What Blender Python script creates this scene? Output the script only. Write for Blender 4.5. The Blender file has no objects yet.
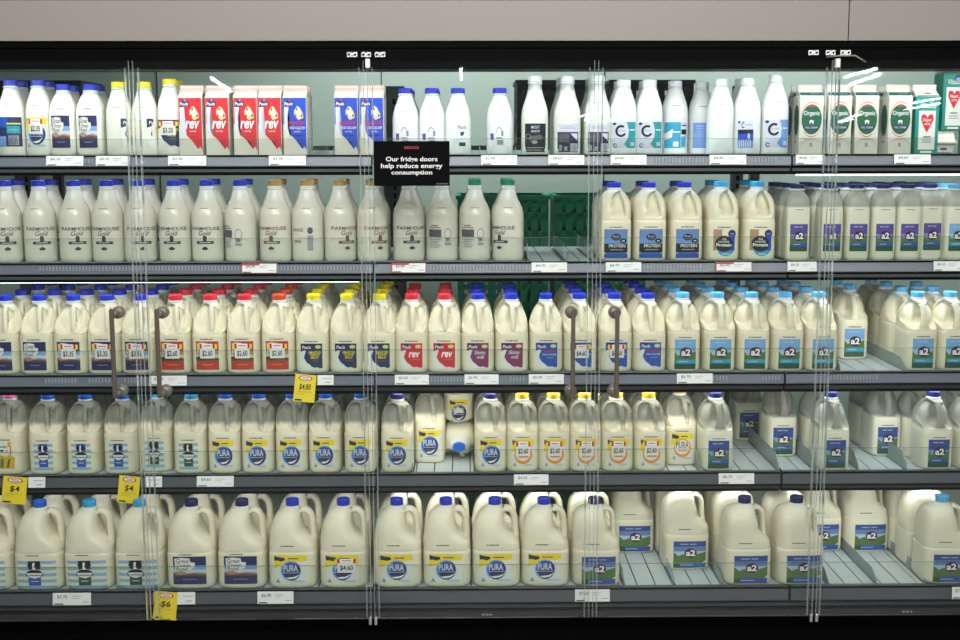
import bpy, bmesh, math, random
from mathutils import Vector, Matrix
random.seed(7)
PI = math.pi
C = bpy.context.scene.collection
SC = bpy.context.scene

# ------------------------------------------------------------------ materials
def lin(c):
    return tuple(((v/255)/12.92 if v/255 <= .04045 else ((v/255+.055)/1.055)**2.4) for v in c[:3]) + (1.0,)
_m = {}
def mat(name, rgb, rough=.5, metal=0., spec=.5, emit=None, estr=1., noise=0., nscale=20., bump=0., coat=0., sss=0.):
    if name in _m: return _m[name]
    m = bpy.data.materials.new(name); m.use_nodes = True
    nt = m.node_tree; p = nt.nodes['Principled BSDF']
    p.inputs['Base Color'].default_value = lin(rgb)
    p.inputs['Roughness'].default_value = rough
    p.inputs['Metallic'].default_value = metal
    p.inputs['Specular IOR Level'].default_value = spec
    if coat: p.inputs['Coat Weight'].default_value = coat
    if sss:
        p.inputs['Subsurface Weight'].default_value = sss
        p.inputs['Subsurface Radius'].default_value = (1, 1, .9)
        p.inputs['Subsurface Scale'].default_value = .02
    if emit:
        p.inputs['Emission Color'].default_value = lin(emit); p.inputs['Emission Strength'].default_value = estr
    if noise or bump:
        tc = nt.nodes.new('ShaderNodeTexCoord'); n = nt.nodes.new('ShaderNodeTexNoise')
        n.inputs['Scale'].default_value = nscale; n.inputs['Detail'].default_value = 4
        nt.links.new(tc.outputs['Object'], n.inputs['Vector'])
        if noise:
            r = nt.nodes.new('ShaderNodeMapRange')
            r.inputs['To Min'].default_value = 1-noise; r.inputs['To Max'].default_value = 1+noise
            nt.links.new(n.outputs['Fac'], r.inputs['Value'])
            mx = nt.nodes.new('ShaderNodeVectorMath'); mx.operation = 'SCALE'
            mx.inputs[0].default_value = lin(rgb)[:3]
            nt.links.new(r.outputs['Result'], mx.inputs['Scale'])
            nt.links.new(mx.outputs['Vector'], p.inputs['Base Color'])
        if bump:
            b = nt.nodes.new('ShaderNodeBump'); b.inputs['Strength'].default_value = bump; b.inputs['Distance'].default_value = .002
            nt.links.new(n.outputs['Fac'], b.inputs['Height']); nt.links.new(b.outputs['Normal'], p.inputs['Normal'])
    _m[name] = m; return m

def clear(name, rgb, ior=1.45, tint=(255, 255, 255), frost=0., gr=.02):
    """clear sheet: fresnel mix of transparency and a sharp gloss, plus a little body"""
    if name in _m: return _m[name]
    m = bpy.data.materials.new(name); m.use_nodes = True; nt = m.node_tree
    for n in list(nt.nodes): nt.nodes.remove(n)
    out = nt.nodes.new('ShaderNodeOutputMaterial'); tr = nt.nodes.new('ShaderNodeBsdfTransparent')
    tr.inputs['Color'].default_value = lin(tint)
    gl = nt.nodes.new('ShaderNodeBsdfGlossy'); gl.inputs['Roughness'].default_value = gr
    gl.inputs['Color'].default_value = (1, 1, 1, 1)
    df = nt.nodes.new('ShaderNodeBsdfDiffuse'); df.inputs['Color'].default_value = lin(rgb)
    fr = nt.nodes.new('ShaderNodeFresnel'); fr.inputs['IOR'].default_value = ior
    m1 = nt.nodes.new('ShaderNodeMixShader'); m2 = nt.nodes.new('ShaderNodeMixShader')
    m1.inputs['Fac'].default_value = frost
    nt.links.new(tr.outputs[0], m1.inputs[1]); nt.links.new(df.outputs[0], m1.inputs[2])
    nt.links.new(fr.outputs[0], m2.inputs['Fac']); nt.links.new(m1.outputs[0], m2.inputs[1]); nt.links.new(gl.outputs[0], m2.inputs[2])
    nt.links.new(m2.outputs[0], out.inputs['Surface'])
    _m[name] = m; return m

def jug_mat(name, milk, empty, level, soft=.012, thin=.3, rough=.38):
    """milk-filled plastic: cream up to the fill level, thin greyish see-through plastic above"""
    if name in _m: return _m[name]
    m = bpy.data.materials.new(name); m.use_nodes = True; nt = m.node_tree
    p = nt.nodes['Principled BSDF']; out = nt.nodes['Material Output']
    tc = nt.nodes.new('ShaderNodeTexCoord'); sp = nt.nodes.new('ShaderNodeSeparateXYZ')
    nz = nt.nodes.new('ShaderNodeTexNoise'); nz.inputs['Scale'].default_value = 6
    nt.links.new(tc.outputs['Object'], sp.inputs[0]); nt.links.new(tc.outputs['Object'], nz.inputs['Vector'])
    mr = nt.nodes.new('ShaderNodeMapRange'); mr.interpolation_type = 'SMOOTHSTEP'
    mr.inputs['From Min'].default_value = level-soft; mr.inputs['From Max'].default_value = level+soft
    nt.links.new(sp.outputs['Z'], mr.inputs['Value'])
    mx = nt.nodes.new('ShaderNodeMix'); mx.data_type = 'RGBA'
    mx.inputs['A'].default_value = lin(milk); mx.inputs['B'].default_value = lin(empty)
    nt.links.new(mr.outputs['Result'], mx.inputs['Factor'])
    nt.links.new(mx.outputs['Result'], p.inputs['Base Color'])
    p.inputs['Roughness'].default_value = rough
    bp = nt.nodes.new('ShaderNodeBump'); bp.inputs['Strength'].default_value = .25; bp.inputs['Distance'].default_value = .004
    nt.links.new(nz.outputs['Fac'], bp.inputs['Height']); nt.links.new(bp.outputs['Normal'], p.inputs['Normal'])
    tr = nt.nodes.new('ShaderNodeBsdfTranslucent'); tr.inputs['Color'].default_value = lin(milk)
    tp = nt.nodes.new('ShaderNodeBsdfTransparent')
    f0 = nt.nodes.new('ShaderNodeMixShader'); f0.inputs['Fac'].default_value = .12
    nt.links.new(p.outputs[0], f0.inputs[1]); nt.links.new(tr.outputs[0], f0.inputs[2])
    mu = nt.nodes.new('ShaderNodeMath'); mu.operation = 'MULTIPLY'; mu.inputs[1].default_value = thin
    nt.links.new(mr.outputs['Result'], mu.inputs[0])
    f1 = nt.nodes.new('ShaderNodeMixShader')
    nt.links.new(mu.outputs[0], f1.inputs['Fac']); nt.links.new(f0.outputs[0], f1.inputs[1]); nt.links.new(tp.outputs[0], f1.inputs[2])
    nt.links.new(f1.outputs[0], out.inputs['Surface'])
    _m[name] = m; return m

MILK = (241, 234, 208)
M_full = jug_mat('milk plastic full', MILK, (226, 226, 216), .222, thin=.1)
M_half = jug_mat('milk plastic with headspace', MILK, (158, 158, 148), .172, soft=.01, thin=.3)
M_a2h = jug_mat('a2 plastic with headspace', (238, 235, 215), (168, 168, 160), .150, soft=.006, thin=.3)
M_three = jug_mat('three litre plastic', (240, 234, 210), (238, 233, 213), .25, thin=.05)
M_small = jug_mat('small plastic bottle', (240, 239, 228), (240, 241, 236), .19, thin=.12)
M_a2s = jug_mat('small plastic headspace', (232, 229, 208), (190, 192, 184), .178, soft=.004, thin=.35)
M_farm = jug_mat('cream glass bottle', (226, 222, 208), (232, 232, 226), .205, soft=.02, thin=.0, rough=.12)
M_tall = jug_mat('pale glass bottle', (232, 236, 226), (214, 220, 214), .212, soft=.006, thin=.25, rough=.12)
M_white = jug_mat('white plastic bottle', (236, 239, 240), (244, 244, 242), .2, thin=.0)
NECK = mat('neck plastic', (214, 222, 226), .3)
def cap_mat(n, c): return mat('cap '+n, c, .4)
CAPS = {'blue': cap_mat('blue', (28, 48, 190)), 'mid': cap_mat('mid blue', (24, 92, 205)), 'navy': cap_mat('navy', (22, 26, 92)),
        'sky': cap_mat('sky', (88, 172, 226)), 'cyan': cap_mat('cyan', (40, 160, 220)), 'red': cap_mat('red', (214, 40, 58)),
        'orange': cap_mat('orange red', (214, 72, 40)), 'yellow': cap_mat('yellow', (238, 216, 20)), 'gold': cap_mat('gold', (176, 148, 88)),
        'ochre': cap_mat('ochre', (206, 164, 40)), 'green': cap_mat('green', (22, 134, 92)), 'white': cap_mat('white', (232, 236, 244)),
        'pink': cap_mat('pink', (226, 104, 158)), 'black': cap_mat('black', (24, 24, 30)), 'wine': cap_mat('wine', (60, 36, 70))}
def ink(n, c, rough=.45): return mat('ink '+n, c, rough)
INK = {k: ink(k, c) for k, c in {
    'navy': (40, 46, 92), 'deep': (24, 28, 66), 'blue': (36, 84, 176), 'royal': (32, 70, 190), 'sky': (120, 168, 214), 'pale': (176, 196, 222),
    'lilac': (140, 130, 190), 'lav': (206, 208, 228), 'teal': (40, 150, 160), 'aqua': (40, 160, 200), 'green': (88, 116, 60), 'dgreen': (34, 78, 52),
    'forest': (16, 92, 66), 'red': (206, 36, 50), 'brick': (186, 62, 48), 'maroon': (130, 40, 100), 'brown': (110, 76, 62), 'tan': (170, 140, 116),
    'sand': (214, 196, 150), 'yellow': (236, 212, 40), 'gold': (216, 172, 50), 'orange': (232, 142, 48), 'white': (240, 240, 240), 'off': (226, 226, 222),
    'grey': (150, 150, 156), 'dgrey': (84, 84, 92), 'black': (22, 20, 28), 'plum': (64, 20, 54), 'choc': (60, 34, 34), 'stripe': (140, 182, 214),
    'lime': (196, 206, 120), 'print': (70, 52, 66), 'purple': (84, 70, 150), 'tealbox': (24, 140, 126), 'a2b': (52, 78, 148), 'steel': (104, 130, 182), 'cardboard': (208, 205, 194), 'periw': (112, 150, 214)}.items()}

# ------------------------------------------------------------------ mesh helpers
class MB:
    def __init__(s): s.v = []; s.f = []; s.mi = []; s.mats = []; s.sm = []
    def idx(s, m):
        if m not in s.mats: s.mats.append(m)
        return s.mats.index(m)
    def add(s, vs, fs, m, smooth=False):
        o = len(s.v); s.v += [tuple(v) for v in vs]; i = s.idx(m)
        for f in fs: s.f.append(tuple(o+k for k in f)); s.mi.append(i); s.sm.append(smooth)
    def box(s, x0, x1, y0, y1, z0, z1, m):
        vs = [(x, y, z) for z in (z0, z1) for y in (y0, y1) for x in (x0, x1)]
        s.add(vs, [(0, 2, 3, 1), (4, 5, 7, 6), (0, 1, 5, 4), (2, 6, 7, 3), (0, 4, 6, 2), (1, 3, 7, 5)], m)
    def loft(s, rings, m, smooth=True, cap0=True, cap1=True):
        n = len(rings[0]); vs = [p for r in rings for p in r]; fs = []
        for i in range(len(rings)-1):
            for j in range(n):
                a = i*n+j; b = i*n+(j+1) % n
                fs.append((a, b, b+n, a+n))
        if cap0: fs.append(tuple(reversed(range(n))))
        if cap1: fs.append(tuple((len(rings)-1)*n+j for j in range(n)))
        s.add(vs, fs, m, smooth)
    def tube(s, pts, rx, ry, m, n=14, side=Vector((1, 0, 0))):
        """sweep an ellipse along pts; rx along 'side', ry along the other"""
        rings = []
        for i, p in enumerate(pts):
            p = Vector(p); a = Vector(pts[max(i-1, 0)]); b = Vector(pts[min(i+1, len(pts)-1)])
            t = (b-a).normalized(); u = (side - t*side.dot(t)).normalized(); w = t.cross(u)
            r1 = rx[i] if isinstance(rx, (list, tuple)) else rx; r2 = ry[i] if isinstance(ry, (list, tuple)) else ry
            rings.append([tuple(p+u*(r1*math.cos(2*PI*k/n))+w*(r2*math.sin(2*PI*k/n))) for k in range(n)])
        s.loft(rings, m)
    def prism(s, prof, x0, x1, m, smooth=False):
        """profile of (y,z) points extruded along x"""
        n = len(prof); vs = [(x0, y, z) for y, z in prof]+[(x1, y, z) for y, z in prof]
        fs = [(i, (i+1) % n, n+(i+1) % n, n+i) for i in range(n)]+[tuple(reversed(range(n))), tuple(range(n, 2*n))]
        s.add(vs, fs, m, smooth)
    def build(s, name, parent=None, fix=True, bevel=0.):
        me = bpy.data.meshes.new(name); me.from_pydata(s.v, [], s.f)
        for m in s.mats: me.materials.append(m)
        me.polygons.foreach_set('material_index', s.mi); me.polygons.foreach_set('use_smooth', s.sm)
        if fix:
            bm = bmesh.new(); bm.from_mesh(me)
            if bevel:
                bmesh.ops.bevel(bm, geom=list(bm.edges), offset=bevel, segments=2, affect='EDGES', profile=.5)
            bmesh.ops.recalc_face_normals(bm, faces=bm.faces); bm.to_mesh(me); bm.free()
        me.update()
        o = bpy.data.objects.new(name, me); C.objects.link(o)
        if parent: o.parent = parent
        return o

def empty(name, loc=(0, 0, 0), rz=0.):
    o = bpy.data.objects.new(name, None); C.objects.link(o); o.location = loc; o.rotation_euler = (0, 0, rz)
    o.empty_display_size = .05; return o
def tag(o, label, cat, group=None, kind=None):
    if kind: o['kind'] = kind
    if label: o['label'] = label
    if cat: o['category'] = cat
    if group: o['group'] = group
    return o
def struct(o): o['kind'] = 'structure'; return o

# text -> triangulated outline fitted in a box
_txt = {}
def text_geo(s, bold=.0, shear=0.):
    k = (s, bold, shear)
    if k in _txt: return _txt[k]
    cu = bpy.data.curves.new('t', 'FONT'); cu.body = s; cu.resolution_u = 3; cu.offset = bold*.45; cu.shear = shear; cu.fill_mode = 'FRONT'
    ob = bpy.data.objects.new('t', cu); C.objects.link(ob)
    dg = bpy.context.evaluated_depsgraph_get(); me = ob.evaluated_get(dg).to_mesh()
    vs = [(v.co.x, v.co.y) for v in me.vertices]; fs = [tuple(p.vertices) for p in me.polygons]
    ob.evaluated_get(dg).to_mesh_clear()
    bpy.data.objects.remove(ob); bpy.data.curves.remove(cu)
    x0 = min(v[0] for v in vs); x1 = max(v[0] for v in vs); y0 = min(v[1] for v in vs); y1 = max(v[1] for v in vs)
    vs = [((x-(x0+x1)/2)/(x1-x0)*2, (y-(y0+y1)/2)/(y1-y0)*2) for x, y in vs]
    _txt[k] = (vs, fs); return _txt[k]

def graphic(name, shapes, hw, hh, cz, surf, parent, step=.009, cx=0., lift=.0007, dl=.00016):
    """flat artwork in a -1..1 box wrapped on the front surface surf(x,z)->y.
    shapes: (kind, material, args...)"""
    bm = bmesh.new(); mats = []
    for i, sh in enumerate(shapes):
        k, mk = sh[0], sh[1]; m = INK[mk] if isinstance(mk, str) else mk
        if m not in mats: mats.append(m)
        polys = []
        if k == 'r':
            x0, z0, x1, z1 = sh[2:6]; polys = [[(x0, z0), (x1, z0), (x1, z1), (x0, z1)]]
        elif k == 'e':
            x, z, rx, rz = sh[2:6]; polys = [[(x+rx*math.cos(2*PI*j/22), z+rz*math.sin(2*PI*j/22)) for j in range(22)]]
        elif k == 'arc':      # ring segment: centre, outer rx rz, thickness ratio, a0, a1
            x, z, rx, rz, t, a0, a1 = sh[2:9]; n = 18
            o_ = [(math.radians(a0+(a1-a0)*j/n)) for j in range(n+1)]
            for j in range(n):
                a, b = o_[j], o_[j+1]
                polys.append([(x+rx*math.cos(a), z+rz*math.sin(a)), (x+rx*math.cos(b), z+rz*math.sin(b)),
                              (x+rx*t*math.cos(b), z+rz*t*math.sin(b)), (x+rx*t*math.cos(a), z+rz*t*math.sin(a))])
        elif k == 'p': polys = [sh[2]]
        elif k == 't':
            s_, x, z, w, h = sh[2:7]; bold = sh[7] if len(sh) > 7 else .02; shear = sh[8] if len(sh) > 8 else 0.
            vs, fs = text_geo(s_, bold, shear)
            bv = [bm.verts.new(((x+vx*w)*hw, -i*dl, (z+vy*h)*hh)) for vx, vy in vs]
            for f in fs:
                try: bm.faces.new([bv[q] for q in f]).material_index = mats.index(m)
                except ValueError: pass
            continue
        for pl in polys:
            bv = [bm.verts.new((x*hw, -i*dl, z*hh)) for x, z in pl]
            bm.faces.new(bv).material_index = mats.index(m)
    if surf and step:
        n = int(hw/step)+1
        for j in range(-n, n+1):
            bmesh.ops.bisect_plane(bm, geom=bm.verts[:]+bm.edges[:]+bm.faces[:], plane_co=(j*hw/n, 0, 0), plane_no=(1, 0, 0), dist=1e-6)
    for v in bm.verts:
        x, z = v.co.x+cx, v.co.z+cz
        v.co = Vector((x, (surf(x, z) if surf else 0.)-lift+v.co.y, z))
    bmesh.ops.triangulate(bm, faces=bm.faces)
    for f in bm.faces:
        f.normal_update()
        if f.normal.y > 0: f.normal_flip()
    me = bpy.data.meshes.new(name); bm.to_mesh(me); bm.free()
    for m in mats: me.materials.append(m)
    o = bpy.data.objects.new(name, me); C.objects.link(o); o.parent = parent
    return o

# ------------------------------------------------------------------ bottle bodies
def interp(keys, z):
    if z <= keys[0][0]: return keys[0][1:]
    for a, b in zip(keys, keys[1:]):
        if z <= b[0]:
            t = (z-a[0])/(b[0]-a[0])
            return tuple(p+(q-p)*t for p, q in zip(a[1:], b[1:]))
    return keys[-1][1:]
def smooth_keys(keys, n=3):
    """Catmull-Rom densify"""
    out = []
    for i in range(len(keys)-1):
        p0 = keys[max(i-1, 0)]; p1 = keys[i]; p2 = keys[i+1]; p3 = keys[min(i+2, len(keys)-1)]
        for k in range(n):
            t = k/n
            z = p1[0]+(p2[0]-p1[0])*t; row = [z]
            for c in range(1, len(p1)):
                v = .5*((2*p1[c])+(-p0[c]+p2[c])*t+(2*p0[c]-5*p1[c]+4*p2[c]-p3[c])*t*t+(-p0[c]+3*p1[c]-3*p2[c]+p3[c])*t**3)
                lo, hi = min(p1[c], p2[c]), max(p1[c], p2[c]); row.append(min(max(v, lo), hi))
            out.append(tuple(row))
    out.append(tuple(keys[-1])); return out
def spow(c, e): return math.copysign(abs(c)**e, c)
def ring(z, a, b, n, cx=0., cy=0., seg=44):
    r = []
    for k in range(seg):
        t = 2*PI*(k+.5)/seg; e = 2/n
        r.append((cx+a*spow(math.cos(t), e), cy+b*spow(math.sin(t), e), z))
    return r
# key: (z, a, b, n, cx, cy)
def surf_of(keys):
    def f(x, z):
        a, b, n, cx, cy = interp(keys, z)
        u = min(abs((x-cx)/a), .999)
        return cy-b*(1-u**n)**(1/n)
    return f
def body_mesh(keys, m, root, dents=(), dens=3, name='body', seg=44):
    ks = smooth_keys(keys, dens); mb = MB(); rings = []
    for k in ks:
        r = ring(k[0], k[1], k[2], k[3], k[4], k[5], seg)
        for (x0, z0, sx, sz, d, pw) in dents:
            q = []
            for (x, y, z) in r:
                u = ((x-x0)/sx)**2; w = ((z-z0)/sz)**2; s = u+w
                if y < k[5] and s < 1:
                    g = min(1., (1-s)*pw); g = g*g*(3-2*g)
                    y = y+d*g*min(1., (k[5]-y)/(k[2]*.45))
                q.append((x, y, z))
            r = q
        rings.append(r)
    mb.loft(rings, m); o = mb.build(name, root); return o
def cap_part(root, z, r, h, m, x=0., y=0., ring_m=NECK, collar=True):
    mb = MB(); n = 32; rings = []
    for (dz, rr) in ((0, r), (h*.82, r), (h*.95, r*.96), (h, r*.86)):
        rings.append([(x+(rr*(1+(.018 if k % 2 else 0)*(dz < h*.9)))*math.cos(2*PI*k/n), y+(rr*(1+(.018 if k % 2 else 0)*(dz < h*.9)))*math.sin(2*PI*k/n), z+dz) for k in range(n)])
    mb.loft(rings, m, smooth=False)
    o = mb.build('cap', root)
    if collar:
        mb = MB(); mb.loft([[(x+rr*math.cos(2*PI*k/n), y+rr*math.sin(2*PI*k/n), z-.008+dz) for k in range(n)] for dz, rr in ((0, r*.98), (.0015, r*1.06), (.005, r*1.06), (.0065, r*.95))], ring_m)
        mb.build('neck_ring', root)
    return o

# ------------------------------------------------------------------ artwork
def tag_shapes(price, corner=True):
    s = [('r', 'off', -1, -1, 1, .75), ('r', 'red', -1, .35, -.72, 1.0), ('r', 'red', .72, .35, 1, 1.0), ('r', 'yellow', -1.3, .3, -1, .95), ('r', 'yellow', 1, .3, 1.3, .95),
         ('r', 'white', -.72, .45, .72, 1.0), ('r', 'brick', -.5, .66, .5, .78), ('t', 'black', price, 0, -.35, .7, .42, .04)]
    return s
def ART(kind):
    a = []
    if kind in ('gor', 'gorred'):
        base = 'navy' if kind == 'gor' else 'brick'
        a = [('r', base, -1, -1, 1, 1), ('r', 'sky' if kind == 'gor' else 'tan', -1, -.2, 1, .35), ('r', 'lav' if kind == 'gor' else 'sand', -1, -.2, 1, .05),
             ('p', 'off', [(-.85, .0), (.0, .02), (.3, .2), (.35, .55), (.05, .6), (.02, .86), (-.5, .92), (-.9, .84)]),
             ('t', 'dgrey' if kind == 'gor' else 'choc', 'Great', -.42, .68, .4, .15, .03, .2), ('t', 'dgrey' if kind == 'gor' else 'choc', 'Ocean', -.36, .38, .42, .12, .03, .2),
             ('t', 'dgrey' if kind == 'gor' else 'choc', 'Road', -.45, .12, .36, .12, .03, .2),
             ('p', 'tan' if kind == 'gor' else 'choc', [(-1, -.4), (1, -.4), (1, -.2), (.4, -.12), (-.1, -.2), (-.5, -.02), (-1, -.12)]),
             ('p', 'brown', [(-1, -.45), (1, -.45), (1, -.3), (.2, -.22), (-.6, -.33), (-1, -.2)]),
             ('r', base, -1, -1, 1, -.4), ('r', 'lilac' if kind == 'gor' else 'orange', -.45, -.68, .45, -.62)]
    elif kind in ('pura', 'puralight'):
        b = kind == 'pura'
        a = [('r', 'off' if not b else INK['off'], -1, -1, 1, .95), ('p', 'yellow', [(-1, 1), (1, 1), (1, .6), (.3, .5), (-.3, .4), (-1, .05)]),
             ('p', 'navy', [(-.98, .95), (-.72, .88), (-.35, .82), (-.3, .66), (-.55, .55), (-.75, .62), (-.95, .6)]), ('r', 'dgrey', -.15, .72, .5, .8)]
        if b:
            a += [('e', 'blue', .03, -.12, .84, .72), ('arc', 'sky', .03, -.12, .84, .72, .86, 60, 250), ('e', 'navy', .1, -.42, .6, .3), ('arc', 'navy', .03, -.12, .84, .72, .8, 250, 400),
                  ('p', 'white', [(-.3, -.62), (.2, -.56), (.62, -.36), (.3, -.66), (-.05, -.74)]), ('r', 'pale', -.6, -.28, .6, -.24),
                  ('t', 'off', 'PURA', .03, .08, .6, .24, .03)]
        else:
            a += [('e', 'orange', .03, -.12, .84, .72), ('e', 'off', .0, -.02, .7, .6), ('arc', 'gold', .03, -.12, .84, .72, .85, 40, 200),
                  ('t', 'dgrey', 'PURA', .03, .12, .6, .24, .03), ('r', 'orange', -.4, -.35, .5, -.24)]
        a += [('p', 'grey', [(-.9, -.98), (-.6, -.98), (-.75, -.66)]), ('r', 'pale', .1, -.95, .85, -.82)]
    elif kind in ('cowblue', 'cowgreen', 'cowwideblue', 'cowwidegreen'):
        c = 'blue' if 'blue' in kind else 'dgreen'
        wide = 'wide' in kind
        a = []
        for j in range(5):
            z = .86-j*.43; a.append(('r', 'stripe', -1, z-.15, 1, z+.06))
        w = .42 if wide else .62; cx = -.1 if wide else 0
        a += [('r', c, cx-w*.75, -.78, cx+w*.75, -.2), ('r', INK['black'] if wide else c, cx-w*.75, .35, cx+w*.75, .92),
              ('p', 'black', [(cx-w*.95, .62), (cx-w*.3, .88), (cx+w*.2, .84), (cx+w*.9, .6), (cx+w*.5, .5), (cx+w*.2, .4), (cx-w*.1, .38), (cx-w*.5, .45)]),
              ('p', 'white', [(cx-w*.2, .8), (cx+w*.1, .8), (cx, .55), (cx+w*.25, .28), (cx-w*.05, .22), (cx-w*.25, .35)]),
              ('e', 'black', cx-w*.35, .68, w*.14, .07), ('e', 'black', cx+w*.42, .64, w*.14, .07),
              ('e', 'black', cx, .02, w*1.05, .3), ('p', 'off', [(cx-w*1.0, .1), (cx+w*1.0, .1), (cx+w*.7, -.18), (cx, -.3), (cx-w*.7, -.18)]),
              ('r', 'dgrey', cx-w*.7, -.1, cx+w*.7, -.04), ('r', 'off', cx-w*.45, -.5, cx+w*.45, -.45)]
    elif kind == 'pink':
        a = [('p', 'gold', [(-.9, -1), (.8, -1), (.9, -.2), (.5, .1), (.1, -.1), (-.5, .05), (-.9, -.3)]), ('p', 'green', [(-.5, -.9), (-.2, -.95), (-.1, -.3), (-.4, -.2)]),
             ('p', 'brown', [(.1, -.9), (.3, -.9), (.5, -.2), (.3, -.3)]), ('r', 'off', -1, .15, .55, .95), ('r', 'red', .5, .1, .6, .95), ('r', 'gold', .3, .65, .6, 1), ('r', 'dgrey', -.8, .6, .2, .68),
             ('r', 'black', -.4, .3, -.1, .42), ('r', 'red', .05, .32, .3, .38)]
    elif kind in ('rev', 'physi', 'skinny', 'smart', 'bluephy'):
        c = {'rev': 'red', 'physi': 'royal', 'skinny': 'maroon', 'smart': 'navy', 'bluephy': 'blue'}[kind]
        a = [('r', c, -1, -1, 1, 1), ('p', 'off', [(-1, .35), (-.72, .45), (-.5, .45), (-.72, -.1), (-.45, -.5), (-.1, -.7), (-.3, -1), (-1, -1)]),
             ('p', 'off', [(-1, -.75), (-.2, -.7), (.2, -.9), (.5, -.85), (.8, -.96), (1, -.9), (1, -1), (-1, -1)]),
             ('p', 'navy' if c != 'navy' else 'deep', [(-.9, .9), (-.5, .98), (-.05, .88), (-.1, .6), (-.9, .6)]), ('t', 'white', 'Pauls', -.45, .72, .4, .12, .03, .15),
             ('e', 'lime', .62, .74, .28, .14)]
        if kind == 'rev': a += [('t', 'white', 'rev', .25, .1, .52, .22, .05, .25), ('r', 'orange', -.1, -.3, .8, -.26)]
        elif kind in ('physi', 'bluephy'): a += [('t', 'red', 'PhysiCAL', .25, .32, .6, .12, .05, .1), ('t', 'off', 'HIGH CALCIUM', .25, .08, .62, .07, .01), ('r', 'sky', 0, -.2, .7, -.15)]
        elif kind == 'skinny': a += [('t', 'off', 'Skinny', .2, .22, .52, .2, .02, .2), ('t', 'off', 'milk', .25, -.1, .35, .13, .02, .2)]
        else: a += [('t', 'yellow', 'SMARTER', .3, .3, .58, .11, .03), ('t', 'yellow', 'WHITE', .3, .1, .42, .1, .03), ('t', 'yellow', 'MILK', .3, -.1, .36, .1, .03), ('r', 'dgrey', 0, -.42, .7, -.3)]
    elif kind in ('a2sky', 'a2blue', 'a2purple', 'a2wide'):
        top = {'a2sky': ('sky', 'sky', 'pale'), 'a2blue': ('a2b', 'a2b', 'sky'), 'a2purple': ('purple', 'purple', 'lilac'), 'a2wide': ('a2b', 'steel', 'pale')}[kind]
        a = [('r', top[0], -1, .6, 1, 1), ('r', top[1], -1, .25, 1, .6), ('r', top[2], -1, -.1, 1, .25), ('r', 'green', -1, -1, 1, -.1),
             ('p', 'green', [(-1, -.2), (-1, .2), (-.7, -.1), (-.4, .05), (0, -.15), (.5, .05), (1, .2), (1, -.2)]), ('r', 'dgreen', -1, -1, 1, -.62),
             ('r', 'aqua' if kind == 'a2sky' else 'blue', -.85 if kind != 'a2wide' else -.6, -.62 if kind != 'a2wide' else -.95, 1, -.36 if kind != 'a2wide' else -.62), ('r', 'pale', -.6, -.51 if kind != 'a2wide' else -.8, .2, -.46 if kind != 'a2wide' else -.75),
             ('r', 'pale', -.6, .76, -.1, .82), ('r', 'pale', .0, .76, .4, .82),
             ('e', 'plum', .05, .12, .58 if kind != 'a2wide' else .38, .36), ('t', 'white', 'a2', .05, .13, .44 if kind != 'a2wide' else .29, .23, .08)]
    elif kind == 'prot':
        a = [('r', 'steel', -1, -1, 1, 1), ('r', 'periw', -1, .0, 1, .5), ('e', 'deep', 0, .45, .42, .24), ('t', 'pale', 'Pauls', 0, .5, .25, .08, .02), ('r', 'green', -.3, .3, .3, .36), ('e', 'black', .62, .2, .3, .16), ('r', 'off', .5, .16, .74, .22),
             ('r', 'black', -1, -.62, 1, .0), ('t', 'off', 'PROTEIN', .1, -.15, .7, .11, .04), ('r', 'grey', -.5, -.45, .6, -.38), ('r', 'blue', -1, -1, 1, -.68)]
    elif kind == 'prot2':
        a = [('r', 'tan', -1, -.5, -.2, 1), ('e', 'aqua', .15, -.3, .82, .62), ('e', 'navy', .7, .68, .36, .3), ('r', 'royal', .4, -.5, .98, .6), ('e', 'black', -.02, -.02, .82, .58), ('r', 'lilac', .55, .64, .9, .74),
             ('e', 'maroon', 0, .36, .2, .12), ('t', 'off', 'Pauls', 0, .3, .2, .07, .02), ('t', 'off', 'HIGHER', -.02, .12, .5, .07, .02), ('t', 'white', 'Protein', -.02, -.1, .7, .12, .05), ('r', 'pale', -.2, -.8, .5, -.7)]
    elif kind in ('farm', 'farmgold'):
        c = 'print' if kind == 'farm' else 'brown'
        a = [('t', c, 'FARMHOUSE', 0, .72, 1, .13, .03), ('t', c, 'Gold', .0, .38, .45, .17, .02, .3), ('r', c, -.14, -.2, .14, .12), ('e', c, 0, .1, .14, .1),
             ('r', c, -.62, -.4, .62, -.2), ('r', 'off', -.4, -.32, .4, -.28), ('p', c, [(-.25, -.72), (0, -.58), (.25, -.72), (.12, -.85), (-.12, -.85)])]
    elif kind == 'farminfo':
        a = [('r', 'brown', -.9, .7, -.1, .76), ('r', 'brown', -.8, .85, -.3, .92), ('r', 'dgrey', -.95, .05, -.05, .6), ('arc', 'grey', .42, .3, .26, .4, .8, 0, 360), ('r', 'grey', .2, -.55, .65, -.35)] + \
            [('r', 'grey', -.9+.1*(j % 2), -.15-.14*j, -.1-.1*(j % 3), -.09-.14*j) for j in range(5)] + [('r', 'brown', .25, -.25+.1*j, .58, -.2+.1*j) for j in range(3)]
    elif kind == 'farmside':
        a = [('e', 'dgrey', .3, .55, .2, .25), ('r', 'grey', .1, -.9, .5, .2), ('t', 'brown', 'HOUSE', -.6, .6, .4, .12, .02), ('r', 'grey', -.9, -.35, -.35, -.15)]
    elif kind == 'tallblk':
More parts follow.
